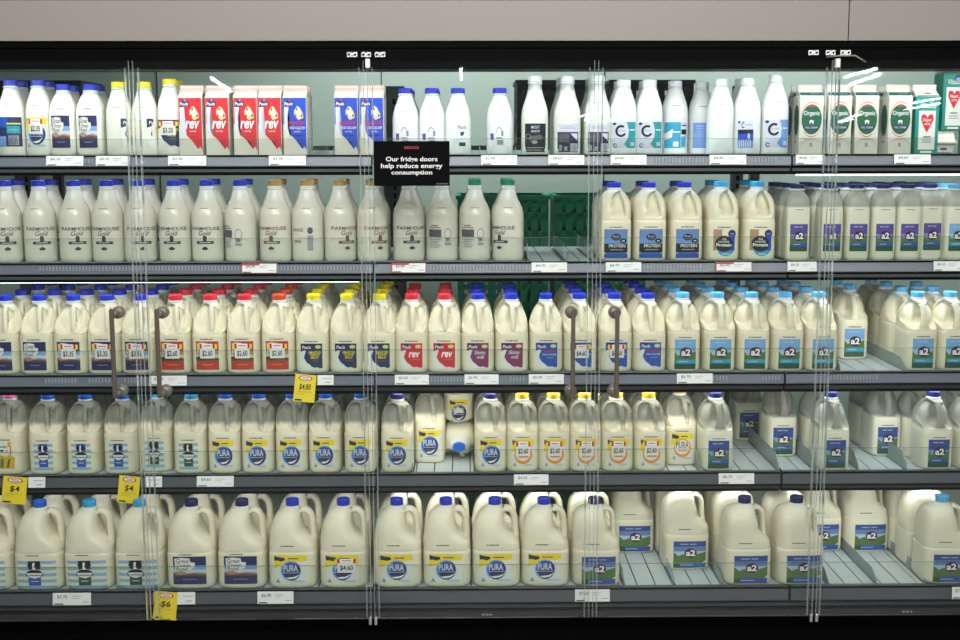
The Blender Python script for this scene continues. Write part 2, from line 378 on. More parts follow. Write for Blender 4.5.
        a = [('r', 'black', -1, -1, 1, 1), ('t', 'pale', 'MOST', 0, .74, .42, .1, .02), ('t', 'pale', 'BREW', 0, .46, .42, .08, .02), ('e', 'dgrey', -.2, -.05, .4, .22), ('e', 'dgrey', .35, .05, .35, .18), ('e', 'grey', -.1, -.3, .3, .12),
             ('arc', 'grey', -.7, .1, .25, .18, .8, 0, 360), ('r', 'grey', -.8, -.72, .8, -.66), ('r', 'grey', -.8, -.88, .6, -.83)]
    elif kind == 'tallinfo':
        a = [('r', 'deep', -1, -1, 1, .4), ('r', 'lav', -1, .42, 1, 1), ('r', 'grey', -.7, .65, .7, .7), ('r', 'grey', -.7, .78, .5, .82), ('r', 'dgrey', -.9, -.3, .1, .3), ('p', 'lav', [(.2, .3), (.9, .3), (.9, -.2), (.6, 0), (.25, .25)]),
             ('r', 'lav', .2, -.95, .9, -.4)] + [('r', 'dgrey', .25+.1*j, -.9, .29+.1*j, -.45) for j in range(6)] + [('r', 'grey', -.85, -.9, -.6, -.5), ('r', 'grey', -.4, -.9, -.1, -.6)]
    elif kind in ('cteal', 'cblue', 'caqua'):
        c = {'cteal': 'teal', 'cblue': 'periw', 'caqua': 'aqua'}[kind]
        a = [('r', 'lav', -1, -1, .5, 1), ('p', c, [(.15, 1), (1, 1), (1, -1), (.3, -1), (-.05, -.7), (.3, -.2), (.36, .4)]), ('r', 'white', .45, .35, .95, .42), ('r', 'pale', .5, -.85, .9, -.55),
             ('arc', 'black', -.32, .3, .5, .46, .62, 55, 330), ('t', 'dgrey', 'Complete', -.22, .32, .34, .06, .01), ('e', 'navy', -.88, .85, .14, .1), ('arc', 'black', -.8, -.8, .16, .16, .6, 20, 340)]
    elif kind == 'cinfo':
        a = [('r', 'lav', -1, .35, 1, 1), ('arc', 'black', -.3, .68, .22, .24, .65, 50, 320), ('t', 'dgrey', 'omplete', .42, .7, .42, .07, .01), ('e', 'navy', -.85, .9, .15, .1), ('r', 'black', -1, .05, 1, .35), ('r', 'royal', -1, -.5, 1, .05), ('e', 'pale', .45, -.15, .16, .22),
             ('r', 'periw', -1, -1, 1, -.5)] + [('r', 'off', -.8+.28*j, -.95, -.7+.28*j, -.4) for j in range(6)]
    elif kind == 'caquaback':
        a = [('r', 'periw', -1, -1, 1, 1), ('r', 'pale', -.7, .7, .6, .76), ('r', 'pale', -.7, .5, .6, .54), ('r', 'pale', -.7, .3, .3, .34), ('r', 'lav', .55, -1, 1, 1), ('r', 'black', .55, .0, .95, .35), ('e', 'black', .8, .75, .1, .08)] + \
            [('r', 'pale', -.85+.2*j, -.3, -.8+.2*j, .2) for j in range(6)]
    elif kind == 'aquainfo':
        a = [('r', 'aqua', -1, -1, .4, 1), ('p', 'off', [(-1, .1), (-.3, .5), (-.4, -.2), (-1, -.4)]), ('r', 'white', -.5, .2, .3, .3), ('r', 'lav', .4, -1, 1, 1), ('r', 'black', .45, .05, .95, .45), ('r', 'navy', .5, .7, .95, .8), ('r', 'aqua', .45, -.9, .9, -.1), ('r', 'off', -.3, -.9, .2, -.5)]
    elif kind == 'puraback':
        a = [('r', 'navy', -1, -1, 1, 1), ('r', 'blue', -1, .3, .0, 1), ('r', 'teal', -.1, -.1, .9, .4), ('r', 'lime', -.1, .5, .95, .6), ('r', 'sky', 0, .1, .8, .15), ('r', 'periw', -1, -1, -.2, -.3), ('r', 'grey', 0, -.9, .8, -.25)] + [('r', 'navy', .05+.1*j, -.85, .09+.1*j, -.3) for j in range(7)]
    elif kind == 'printside':
        a = [('r', 'purple', -.9, -.4, -.6, .1), ('arc', 'grey', -.1, .2, .3, .4, .8, 0, 180), ('r', 'grey', -.4, -.3, .2, -.2), ('r', 'grey', -.3, -.8, .3, -.4), ('r', 'lilac', .1, -.1, .3, .3)]
    elif kind == 'printlogo':
        a = [('t', 'navy', 'Pauls', .35, .6, .4, .13, .02, .1), ('p', 'navy', [(.2, .2), (.6, .25), (.5, -.05), (.25, -.1)]), ('r', 'navy', .1, -.9, .7, -.6)]
    return a

# ------------------------------------------------------------------ prototypes: each returns the root Empty of the first instance
DATE = [('r', 'dgrey', -1+.32*j, -1+.3*(j % 2), -.78+.32*j+.04*(j % 3), 1) for j in range(6)]
KEY2 = [(0, .048, .064, 4, 0, 0), (.004, .0535, .071, 4.2, 0, 0), (.014, .056, .074, 4.6, 0, 0), (.07, .056, .074, 4.6, 0, 0), (.128, .056, .074, 4.6, 0, 0), (.134, .0545, .0725, 4.4, 0, 0), (.14, .0555, .073, 4, 0, 0),
        (.16, .0545, .069, 3.6, 0, 0), (.185, .049, .060, 3.2, 0, 0), (.205, .041, .049, 2.8, 0, 0), (.222, .031, .036, 2.4, 0, 0), (.232, .0235, .025, 2, 0, 0), (.237, .021, .021, 2, 0, 0), (.246, .021, .021, 2, 0, 0)]
KEYD = [(0, .046, .064, 4, 0, 0), (.004, .052, .071, 4.2, 0, 0), (.014, .0545, .074, 4.6, 0, 0), (.07, .0545, .074, 4.6, 0, 0), (.136, .0545, .074, 4.6, 0, 0), (.142, .053, .0725, 4.4, 0, 0), (.148, .054, .073, 4, 0, 0),
        (.175, .0545, .073, 3.6, 0, 0), (.2, .052, .068, 3.2, 0, 0), (.22, .045, .057, 2.8, 0, 0), (.236, .034, .041, 2.3, 0, 0), (.244, .024, .026, 2, 0, 0), (.247, .021, .021, 2, 0, 0), (.257, .021, .021, 2, 0, 0)]
def jug2(cap, art, m, dome=False, hx=.017, holl='corner', hs=1., aw=None, gap=None):
    """two litre jug; its handle stands in a hollow in the front"""
    r = empty('milk_jug'); keys = KEYD if dome else KEY2
    keys = [(k[0]*hs,)+tuple(k[1:]) for k in keys]
    zt = keys[-1][0]
    zc = .183*hs if not dome else .192*hs; sz = .05*hs
    if holl == 'corner':
        dents = [(hx-.031, zc, .036, sz, .034, 2.4), (hx+.026, zc-.002, .020, sz*.9, .024, 2.2), (hx, zc, .02, sz*.8, .016, 2)]
    elif holl == 'centre':
        dents = [(hx-.032, zc+.004, .034, sz, .05, 2.6), (hx+.032, zc+.002, .026, sz, .042, 2.4), (hx, zc+.004, .022, sz*.8, .026, 2)]
    else:       # oval hollow on the right with the handle at its outer side
        dents = [(.016, zc+.004, .031, .047, .034, 3.)]
    o = body_mesh(keys, m, r, dents, dens=4, seg=52)
    sf = surf_of(keys)
    z0, z1 = zc-sz*.93, zc+sz*.80
    if holl == 'oval': hx2 = .0385; w = .0085
    else: hx2 = hx; w = .0085
    mb = MB(); pts = []; n = 12
    for i in range(n+1):
        t = i/n; z = z0+(z1-z0)*t
        xx = hx2*(1-.55*t*t) if holl != 'oval' else hx2*(1-.42*t**3)
        y = sf(xx, z)+.007
        if i == 0: y += .009
        if i == n: y += .010
        pts.append((xx, y, z))
    wl = [.010+.010*max(0, 1-t*1.7/n)**1.5 if holl == 'centre' else w for t in range(n+1)]
    mb.tube(pts, wl, .0085, m, 12); mb.build('handle', r)
    cap_part(r, zt-.004, .0222, .0185, CAPS[cap])
    aw = aw or (.0375, .0475)
    zl = (gap if gap else (.016 if not dome else .023))+aw[1]
    L = graphic('label', ART(art[0]), aw[0], aw[1], zl*hs, sf, r)
    graphic('date_print', DATE, .022, .0018, (zl+aw[1]+.007)*hs, sf, r)
    if len(art) > 1:
        st = graphic('special_sticker', tag_shapes(art[1]), aw[0]*.66, aw[1]*.52, (zl+aw[1]*.32)*hs, sf, r, lift=.004, cx=.001)
    return r
_B3 = [(0, .070, .066, 4, 0, 0), (.004, .0755, .072, 4.4, 0, 0), (.014, .079, .075, 5, 0, 0), (.06, .079, .075, 5, 0, 0), (.118, .079, .075, 5, 0, 0), (.124, .077, .073, 4.6, 0, 0), (.13, .0785, .074, 4, 0, 0)]
def lr(z, L, R, b, n): return (z, (R-L)/2, b, n, (R+L)/2, 0)
KEY3 = _B3+[lr(.146, -.079, .076, .073, 3.6), lr(.16, -.0785, .064, .071, 3.3), lr(.178, -.0765, .040, .068, 3.1), lr(.2, -.0725, .029, .063, 3), lr(.22, -.0655, .0265, .056, 2.8), lr(.238, -.056, .025, .047, 2.6),
            lr(.252, -.0425, .023, .036, 2.3), lr(.261, -.030, .0215, .026, 2.1), (.265, .0205, .0205, 2, -.003, 0), (.275, .0205, .0205, 2, -.003, 0)]
KEY3B = _B3+[lr(.146, -.079, .076, .0735, 3.8), lr(.16, -.0785, .064, .072, 3.7), lr(.178, -.078, .041, .071, 3.7), lr(.205, -.0765, .036, .069, 3.6), lr(.226, -.072, .0295, .064, 3.3), lr(.242, -.063, .028, .054, 2.9),
             lr(.253, -.048, .0255, .04, 2.4), lr(.26, -.031, .0215, .027, 2.1), (.264, .0205, .0205, 2, -.004, 0), (.275, .0205, .0205, 2, -.004, 0)]
def jug3(cap, art, square=False):
    r = empty('milk_jug'); keys = KEY3B if square else KEY3
    body_mesh(keys, M_three, r, (), dens=4, seg=48); sf = surf_of(keys)
    mb = MB()
    P_ = [(.008, 0, .240), (.022, 0, .248), (.038, 0, .249), (.050, 0, .243), (.058, 0, .230), (.062, 0, .212), (.0635, 0, .19), (.065, 0, .17), (.066, 0, .15), (.066, 0, .132)]
    if square: P_ = [(.010, 0, .246), (.026, 0, .250), (.041, 0, .247), (.0515, 0, .238), (.0565, 0, .224), (.058, 0, .205), (.059, 0, .188), (.061, 0, .17), (.064, 0, .152), (.066, 0, .135)]
    sm = smooth_keys([(i,)+p for i, p in enumerate(P_)], 3)
    pts = [(s[1], 0, s[3]) for s in sm]
    mb.tube(pts, .0088 if square else .0112, .021, M_three, 14, side=Vector((1, 0, .2)).normalized())
    mb.build('handle', r)
    cap_part(r, .265, .0215, .021, CAPS[cap], x=-.0035)
    if art[0].startswith('cow'): w, h, zc, cx = .063, .049, .056, 0
    elif art[0].startswith('a2'): w, h, zc, cx = .056, .047, .056, .006
    elif art[0].startswith('gor'): w, h, zc, cx = .054, .047, .066, 0
    else: w, h, zc, cx = .068, .047, .068, .0
    if art[0].startswith('pura'):
        graphic('label', [s if s[0] not in ('e', 'arc', 't') else s[:2+(s[0] == 't')]+(s[2+(s[0] == 't')]*.7, s[3+(s[0] == 't')], s[4+(s[0] == 't')]*.72)+s[5+(s[0] == 't'):] for s in ART(art[0])], w*.8, h, zc, sf, r, cx=cx-.004)
    else: graphic('label', ART(art[0]), w, h, zc, sf, r, cx=cx)
    graphic('date_print', DATE, .022, .0018, .145 if art[0].startswith('pura') or art[0].startswith('a2') else .119, sf, r, cx=-.012)
    if len(art) > 1: graphic('special_sticker', tag_shapes(art[1]), w*.45, h*.5, zc+h*.25, sf, r, cx=.012, lift=.004)
    return r
def bottle(cap, art, m, keys, capr=.0225, caph=.019, lw=.03, lh=.036, lz=.06, square=False, date=True, neck=True, name='milk_bottle', rot=0.):
    r = empty(name)
    body_mesh(keys, m, r, (), dens=4, seg=40); sf = surf_of(keys)
    cap_part(r, keys[-1][0]-.003, capr, caph, CAPS[cap], collar=neck)
    if art and art[0]:
        L = graphic('label' if not art[0].startswith('farm') and not art[0].startswith('print') else 'printed_label', ART(art[0]), lw, lh, lz, sf, r, step=.005)
        if rot: L.rotation_euler = (0, 0, rot)
        if len(art) > 1: graphic('special_sticker', tag_shapes(art[1]), lw*.66, lh*.5, lz+lh*.4, sf, r, step=.006, lift=.004)
    if date: graphic('date_print', DATE, .015, .0013, keys[-1][0]*.70, sf, r, step=.006)
    return r
def rnd(prof, n=2.): return [(z, a, a, n, 0, 0) for z, a in prof]
K_ROUND = rnd([(0, .037), (.004, .041), (.012, .0425), (.06, .0425), (.12, .0425), (.145, .0405), (.168, .0355), (.188, .0285), (.2, .0250), (.206, .0235), (.21, .0205), (.222, .0205)], 2.3)
K_ROUND2 = rnd([(0, .037), (.004, .041), (.012, .0425), (.06, .0425), (.125, .0425), (.155, .041), (.18, .0365), (.202, .0295), (.216, .0255), (.224, .0235), (.228, .0205), (.24, .0205)], 2.2)
K_SQ = [(0, .037, .037, 4, 0, 0), (.004, .041, .041, 4, 0, 0), (.012, .043, .043, 5, 0, 0), (.08, .043, .043, 5, 0, 0), (.13, .043, .043, 4.5, 0, 0), (.155, .0405, .0405, 3.4, 0, 0), (.178, .032, .032, 2.8, 0, 0), (.192, .0255, .0255, 2.2, 0, 0), (.198, .0215, .0215, 2, 0, 0), (.208, .0215, .0215, 2, 0, 0)]
K_FARM = rnd([(0, .043), (.004, .049), (.014, .0525), (.06, .0525), (.13, .0525), (.157, .0518), (.175, .0475), (.19, .0405), (.204, .0335), (.218, .0285), (.232, .0245), (.237, .0225), (.239, .0235), (.243, .0235), (.246, .0195), (.254, .0195)])
K_TALL = rnd([(0, .038), (.004, .043), (.012, .0445), (.06, .0445), (.12, .0445), (.145, .0425), (.17, .036), (.195, .028), (.215, .0235), (.228, .0215), (.232, .0225), (.235, .0225), (.237, .0205), (.244, .0205)])
K_TALLC = rnd([(0, .038), (.004, .043), (.012, .0440), (.06, .0440), (.13, .0440), (.16, .0425), (.185, .037), (.205, .0305), (.22, .0262), (.228, .0235), (.231, .0210), (.243, .0210)], 2.15)
K_A2S = [(0, .034, .034, 4, 0, 0), (.004, .0375, .0375, 4, 0, 0), (.012, .040, .040, 4.6, 0, 0), (.08, .040, .040, 4.6, 0, 0), (.17, .040, .040, 4.4, 0, 0), (.178, .039, .039, 4, 0, 0), (.195, .0395, .0395, 3, 0, 0), (.212, .034, .034, 2.5, 0, 0), (.226, .0235, .0235, 2, 0, 0), (.231, .0185, .0185, 2, 0, 0), (.242, .0185, .0185, 2, 0, 0)]
M_board = mat('coated board', (226, 222, 212), .35, noise=.02, nscale=60)
M_fin = mat('cream pink board edge', (214, 190, 184), .45)
M_teal = mat('teal board', (24, 146, 130), .35)
def carton(kind, hgt=.186, w=.038):
    r = empty('milk_carton'); side = M_teal if kind == 'heart' else M_board
    mb = MB(); d = .038; zg = hgt+.023; zt = hgt+.040
    mb.box(-w, w, -d, d, 0, hgt, side); b = mb.build('body', r, bevel=.0015)
    mb = MB()   # gable top: front and rear slopes with gusset sides folded in
    vs = [(-w, -d, hgt), (w, -d, hgt), (w, d, hgt), (-w, d, hgt), (-w, 0, zg), (w, 0, zg), (-w*.45, 0, zg-.008), (w*.45, 0, zg-.008)]
    mb.add(vs, [(0, 1, 5, 4), (2, 3, 4, 5), (0, 4, 6), (3, 6, 4), (0, 6, 3), (1, 7, 5), (2, 5, 7), (1, 2, 7)], M_board if kind != 'organic' else INK['off'])
    mb.box(-w, w, -.0022, .0022, zg-.001, zt, M_fin if kind in ('rev', 'physi') else M_board)
    mb.box(-w, w, -.0035, .0035, zt-.007, zt-.004, M_board)
    mb.build('gable_top', r, fix=True)
    sf = lambda x, z: -d-.001
    sg = lambda x, z: -d-.0012+(z-hgt)/(zg-hgt)*d
    if kind in ('rev', 'physi'):
        c = 'red' if kind == 'rev' else 'royal'; t = hgt
        a = [('r', 'cardboard', -1, -1, 1, 1), ('p', c, [(-.98, 1), (.98, 1), (.98, -.85), (.8, -.7), (.62, -.8), (.4, -.55), (.1, -.5), (-.2, -.35), (-.6, -.2), (-.98, .1)]),
             ('p', 'lav', [(-.9, .68), (-.5, .68), (-.62, .3), (-.6, -.1), (-.35, -.42), (-.75, -.15), (-.9, -.05)]),
             ('p', 'navy', [(-.92, .8), (-.6, .95), (-.3, .88), (-.05, .86), (-.05, .72), (-.88, .68)]), ('t', 'white', 'Pauls', -.5, .79, .36, .055, .03, .15), ('p', 'red' if kind != 'rev' else 'sky', [(-.55, .9), (-.35, .98), (-.4, .87)]),
             ('p', 'sand', [(-.05, .55), (.25, .72), (.45, .66), (.72, .45), (.75, .3), (.3, .22), (-.02, .4)]), ('p', 'off', [(.1, .53), (.3, .62), (.55, .5), (.5, .36), (.2, .38)]), ('e', 'green', .2, .6, .08, .05), ('e', 'green', .6, .38, .08, .05), ('e', 'green', .1, .38, .07, .04)]
        if kind == 'rev': a += [('t', 'white', 'rev', .18, .06, .62, .14, .06, .25), ('t', 'off', 'Low Fat', .2, -.16, .28, .035, .01)]
        else: a += [('t', 'red', 'PhysiCAL', .18, .1, .68, .085, .06, .1), ('t', 'off', 'HIGH CALCIUM', .2, -.05, .66, .05, .02), ('t', 'off', 'Low Fat', .2, -.18, .28, .03, .01)]
        a += [('r', 'brick' if kind == 'rev' else 'navy', -.3, -.33, .7, -.3)]
        graphic('label', a, w*.985, hgt/2*.985, hgt/2, sf, r, step=0)
    elif kind == 'organic':
        a = [('r', 'cardboard', -1, -1, 1, 1), ('arc', 'red', .0, .22, .94, .62, .96, 60, 165), ('arc', 'red', .0, .22, .96, .62, .96, 225, 300), ('e', 'forest', 0, .22, .88, .53), ('t', 'off', 'Organic', 0, .42, .7, .1, .03), ('r', 'red', -.25, .66, .25, .71),
             ('e', 'off', 0, .14, .2, .06), ('p', 'forest', [(-.08, .06), (.06, .06), (.02, .14), (-.04, .14)]), ('r', 'off', -.16, .05, -.1, .12), ('r', 'off', .1, .05, .16, .12),
             ('r', 'navy', -.6, -.13, .6, .0), ('t', 'lav', 'FULL CREAM', 0, -.065, .5, .035, .02), ('arc', 'grey', 0, -.85, .95, .4, .97, 20, 160), ('r', 'grey', -.12, -.75, .12, -.6), ('r', 'grey', -.5, -.5, .5, -.48)]
        graphic('label', a, w*.99, hgt/2*.985, hgt/2, sf, r, step=0)
        graphic('gable_print', [('r', 'forest', -1, -.6, 1, .5), ('r', 'navy', -.3, -.25, .9, .1), ('r', 'lav', -.1, -.12, .8, -.03)], w*.95, .0095, hgt+.0105, sg, r, step=0, lift=.001)
        o = graphic('side_print', [('e', 'forest', 0, .2, .78, .55), ('r', 'grey', -.4, -.6, .4, -.55)], d*.95, hgt/2*.98, hgt/2, lambda x, z: -w-.001, r, step=0)
        o.rotation_euler = (0, 0, -PI/2)
    else:
        a = [('r', 'tealbox', -1, -1, 1, 1), ('r', 'off', -.72, -.85, .72, .52), ('t', 'off', 'Vitasoy', .1, .68, .7, .12, .01, .2), ('e', 'navy', .3, .84, .3, .12), ('e', 'sky', .3, .8, .2, .07),
             ('p', 'red', [(0, -.25), (.34, .0), (.55, .2), (.5, .36), (.3, .4), (.1, .36), (0, .27), (-.1, .36), (-.3, .4), (-.5, .36), (-.55, .2), (-.34, .0)]), ('t', 'white', 'Heart', 0, .2, .36, .06, .02), ('t', 'white', 'ACTIVE', 0, .05, .26, .04, .01),
             ('r', 'dgrey', -.3, -.42, .35, -.38), ('r', 'grey', -.4, -.52, .45, -.49), ('r', 'grey', -.4, -.6, .45, -.57), ('r', 'off', -.5, -.97, .5, -.9)]
        graphic('label', a, w*.99, hgt/2*.985, hgt/2, sf, r, step=0)
        graphic('gable_print', [('r', 'off', -.95, -1, .95, 1), ('e', 'red', .1, .1, .35, .3), ('r', 'tealbox', -.95, -1, .95, -.6)], w*.95, .0095, hgt+.0105, sg, r, step=0, lift=.001)
    return r

def copy_tree(o, parent=None):
    c = o.copy(); C.objects.link(c); c.parent = parent
    for ch in o.children: copy_tree(ch, c)
    return c

# ------------------------------------------------------------------ camera model (also used to turn photo measurements into metres)
F = 1218.; PITCH = math.radians(7.94); YAW = math.radians(.8); ROLL = math.radians(-.1); CAM = Vector((0, -3.8, 1.6))
fwd = Vector((math.sin(YAW)*math.cos(PITCH), math.cos(YAW)*math.cos(PITCH), -math.sin(PITCH)))
rgt = Vector((math.cos(YAW), -math.sin(YAW), 0)); upv = rgt.cross(fwd)
r2 = rgt*math.cos(ROLL)+upv*math.sin(ROLL); u2 = upv*math.cos(ROLL)-rgt*math.sin(ROLL)
def at(px, py, Y):
    d = fwd+r2*((px-480)/F)+u2*((320-py)/F)
    return CAM+d*((Y-CAM.y)/d.y)
def X(px, py, Y): return at(px, py, Y).x

# ------------------------------------------------------------------ fridge case
SZ = [1.584, 1.234, .861, .518, .167]; SN = ['top', 'second', 'middle', 'fourth', 'bottom']
BAYS = [(-1.70, -.297, 'left bay'), (-.289, 1.072, 'middle bay'), (1.080, 2.5, 'right bay')]
YF = [.20, .20, .20, .20, .055]
HH = [.033, .033, .034, .037, .042]; HB = [.031, .031, .034, .031, .026]
M_rail = mat('price rail plastic', (108, 113, 127), .28, noise=.06, nscale=9)
M_rail2 = mat('darker rail plastic', (84, 88, 96), .28, noise=.06, nscale=9)
M_glint = mat('rail glint', (150, 155, 166), .4)
M_black = mat('black steel', (5, 5, 6), .55, spec=.04)
M_dark = mat('dark steel', (52, 54, 58), .4, metal=.3, noise=.08, nscale=8)
M_mid = mat('grey steel', (84, 86, 90), .45, metal=.3)
M_under = mat('shelf underside', (34, 35, 38), .5)
M_mat = mat('roller mat', (204, 212, 216), .4)
M_led = mat('led tube', (255, 255, 255), .4, emit=(246, 252, 255), estr=4.)
M_acr = clear('clear acrylic', (190, 205, 205), 1.22, (252, 254, 253), .012)
M_edge = clear('acrylic edge', (200, 214, 212), 1.3, (240, 246, 244), .12)
M_pane = clear('door glass', (190, 200, 200), 1.30, (250, 252, 251), .004, .012)
M_seal = clear('door seal', (226, 232, 232), 1.5, (242, 246, 246), .26)

LEDP = [[.65, .55, 1.5], [1.8, .8, 1.0], [.35, 1.3, .9], [.15, .7, .8]]
M_tube = mat('unlit tube', (150, 154, 154), .4)
def shelf(si, bi):
    x0, x1, bn = BAYS[bi]; z = SZ[si]; y = YF[si]; deep = .66 if si < 4 else .80
    xr = min(x1, 1.9); xl = max(x0, -1.70)
    r = empty('fridge_shelf' if si < 4 else 'fridge_bottom_deck', ((x0+x1)/2, y, z)); ox, oy, oz = r.location
    tag(r, f"{'shelf' if si < 4 else 'base deck'} of the {bn}, {SN[si]} level, dark steel with grey price rail", 'shelf', 'shelves of the milk fridge')
    X0, X1 = x0-ox, x1-ox
    mb = MB(); mb.box(X0, X1, .022, deep, -.028, -.004, M_under); mb.build('tray', r)
    mb = MB()
    n = int((x1-x0)/.06)
    for i in range(n):
        a = X0+.004+i*(x1-x0-.008)/n; mb.box(a+.0022, a+(x1-x0-.008)/n-.0022, .02, deep-.002, -.004, -.0005, M_mat)
    mb.build('roller_mat', r)
    hh = HH[si]
    mb = MB(); mb.prism([(0, 0), (.006, .002), (.022, .002), (.022, -.004), (.008, -.004), (.006, -hh), (-.006, -hh-.003), (-.008, -hh), (-.002, -.004)], X0, X1, M_rail if si < 3 else M_rail2); mb.build('price_rail', r)
    mb = MB(); mb.prism([(-.0045, -.004), (-.001, -.001), (-.001, .0015), (-.0055, -.002)], X0, X1, M_black); mb.build('rail_top_bead', r)
    b = HB[si]
    mb = MB()
    mb.box(X0, X1, .010, .05, -hh-b, -hh+.004, M_black)
    mb.box(X0, X1, .002, .02, -hh-b*.66, -hh-b*.36, M_mid if si < 2 else M_dark)
    if si < 4: mb.build('front_beam', r)
    # reflections off the rail perforations, painted as small pale ticks
    segs = {(1, 0): [(40, 368)], (1, 1): [(430, 535), (640, 700)], (2, 0): [(40, 72), (84, 106), (120, 140)], (2, 1): [(430, 464), (510, 524), (712, 730), (765, 783)], (2, 2): [(834, 882)], (0, 0): [(90, 97)], (0, 1): [(650, 700), (748, 772)]}.get((si, bi), [])
    for a, c in segs:
        mb = MB(); p = a
        while p < c:
            xx = X(p, 268, y)-ox; mb.box(xx, xx+.005, -.0076, -.0035, -hh*.72, -hh*.28, M_glint); p += 3.3
        rb = mb.build('rail_glints', r); rb['kind'] = 'stuff'
    if si < 4:
        low = .006 if (si, bi) in ((1, 0), (0, 2)) else 0.
        mb = MB(); mb.box(X0+.03, X1-.05 if bi == 0 else X1-.02, .052, .070, -hh-b-low, -hh-b+.016, M_led if LEDP[si][bi] > .75 and si < 3 else M_tube); mb.build('light_tube', r)
    return r
for si in range(5):
    for bi in range(3): shelf(si, bi)
def rail_x(px, si): return X(px, [160, 268, 380, 480, 595][si], YF[si])

# clear risers standing along the shelf fronts
for si in range(5):
    for bi, (a, b, bn) in enumerate(BAYS):
        a = max(a, -1.70); b = min(b, 1.95); hgt = .078 if si else .05
        r = empty('shelf_riser', ((a+b)/2, YF[si]+.0072, SZ[si]+.002))
        tag(r, f"clear plastic front guard along the {SN[si]} shelf, {bn}", 'shelf guard', 'clear guards on the shelf fronts')
        w = (b-a)/2-.003
        mb = MB(); mb.box(-w, w, 0, .0022, 0, hgt, M_acr); mb.build('clear_panel', r)
        mb = MB(); mb.box(-w, w, -.0002, .0024, hgt, hgt+.0018, M_edge); mb.build('polished_edge', r)

# fridge frame
def beam(name, x0, x1, y0, y1, z0, z1, m, par=None, bev=0.):
    mb = MB(); mb.box(x0, x1, y0, y1, z0, z1, m); return mb.build(name, par, bevel=bev)
zt = at(480, 42, 0).z; zh = at(480, 69, 0).z
case = empty('fridge_case', (.1, 0, 0)); tag(case, 'long black open-shelved milk fridge behind glass doors', 'fridge')
mb = MB(); mb.box(-2.0, 2.4, -.01, .12, zh+.004, zt, M_black); mb.box(-2.0, 2.4, -.016, -.006, zt-.018, zt-.003, M_black); mb.box(-2.0, 2.4, .0, .14, zh, zh+.004, M_black)
o = mb.build('header', case); o.location = (-.1, 0, 0)
mb = MB()
mb.prism([(.065, .118), (.052, .112), (.050, .104), (.065, .098)], -2.0, 2.4, M_dark)
mb.box(-2.0, 2.4, .065, .1, .09, .125, M_black)
mb.box(-2.0, 2.4, .042, .1, .070, .094, M_dark)
mb.box(-2.0, 2.4, .05, .1, .0, .074, M_black); mb.box(-2.0, 2.4, -.005, .04, .0, .045, M_black)
mb.box(-2.0, 2.4, .028, .1, .014, .030, M_black)
o = mb.build('base_bumper', case); o.location = (-.1, 0, 0)
mb = MB(); mb.box(-2.0, 2.4, .1, .9, .0, .13, M_black); o = mb.build('base_tub', case); o.location = (-.1, 0, 0)
mb = MB(); mb.box(-2.0, 2.4, .12, .9, zh+.075, zh+.1, mat('canopy panel', (150, 160, 156), .5)); o = mb.build('canopy', case); o.location = (-.1, 0, 0)
for px in (158, 490, 912):
    xx = X(px, 620, .02)
    graphic('bumper_badge', [('r', 'grey', -.9, -.7, -.55, .7), ('r', 'grey', -.45, -.7, -.1, .7), ('r', 'grey', 0, -.7, .25, .7), ('r', 'dgrey', .35, -.3, 1, .2)],   .03, .0042, .084, lambda x, z: .0415, case, step=0, cx=xx-.1)
# uprights between bays
M_post = mat('upright steel', (60, 72, 78), .45, noise=.1, nscale=15)
for xx, d in ((-.265, 'left of the hanging sign'), (1.08, 'beside the organic cartons'), (-1.70, 'at the far left')):
    r = empty('shelf_upright', (xx, 1.02, .13)); tag(r, f'slotted dark steel upright behind the shelves {d}', 'upright', 'uprights carrying the shelves')
    w = .04 if xx < 0 else .022
    mb = MB(); mb.box(-w, w, -.02, .02, 0, zh-.13, M_post); mb.box(-w-.004, -w+.004, -.028, -.018, 0, zh-.13, M_mid); mb.build('post', r)
    mb = MB()
    for k in range(50): mb.box(-.006, .006, -.0215, -.0195, .03+k*.033, .05+k*.033, M_black)
    mb.build('slots', r)

# ------------------------------------------------------------------ room
M_wall = mat('bulkhead laminate', (144, 137, 132), .45, noise=.015, nscale=3)
for x0, x1, nm in ((-3.2, X(849, 20, -.02)-.0015, 'wall_front'), (X(849, 20, -.02)+.0015, 3.4, 'wall_right_front')):
    mb = MB(); mb.box(x0, x1, -.02, .1, zt+.002, 2.049, M_wall); struct(mb.build(nm, bevel=.001))
    mb = MB(); mb.box(x0, x1, -.02, .1, 2.0525, 2.9, M_wall); struct(mb.build(nm+'_upper', bevel=.001))
mb = MB(); mb.box(-3.2, 3.4, -.004, .09, zt, 2.9, M_dark); struct(mb.build('trim_1'))
mb = MB(); mb.box(-4, 4.4, -6, 2.6, -.05, 0, mat('vinyl floor', (150, 148, 142), .35, noise=.06, nscale=4)); struct(mb.build('floor'))
M_cool = mat('cool room panel', (178, 194, 186), .5, noise=.05, nscale=2)
mb = MB(); mb.box(-3.2, 3.4, 2.3, 2.36, 0, 2.6, M_cool)
for k in range(6): mb.box(-2.6+k*1.1, -2.595+k*1.1, 2.296, 2.3, 0, 2.6, M_mid)
struct(mb.build('wall_back'))
mb = MB(); mb.box(-3.26, -3.2, .1, 2.36, 0, 2.6, M_cool); struct(mb.build('wall_left'))
mb = MB(); mb.box(3.4, 3.46, .1, 2.36, 0, 2.6, M_cool); struct(mb.build('wall_right'))
mb = MB(); mb.box(-3.2, 3.4, .12, 2.36, 2.6, 2.66, M_cool); struct(mb.build('ceiling'))

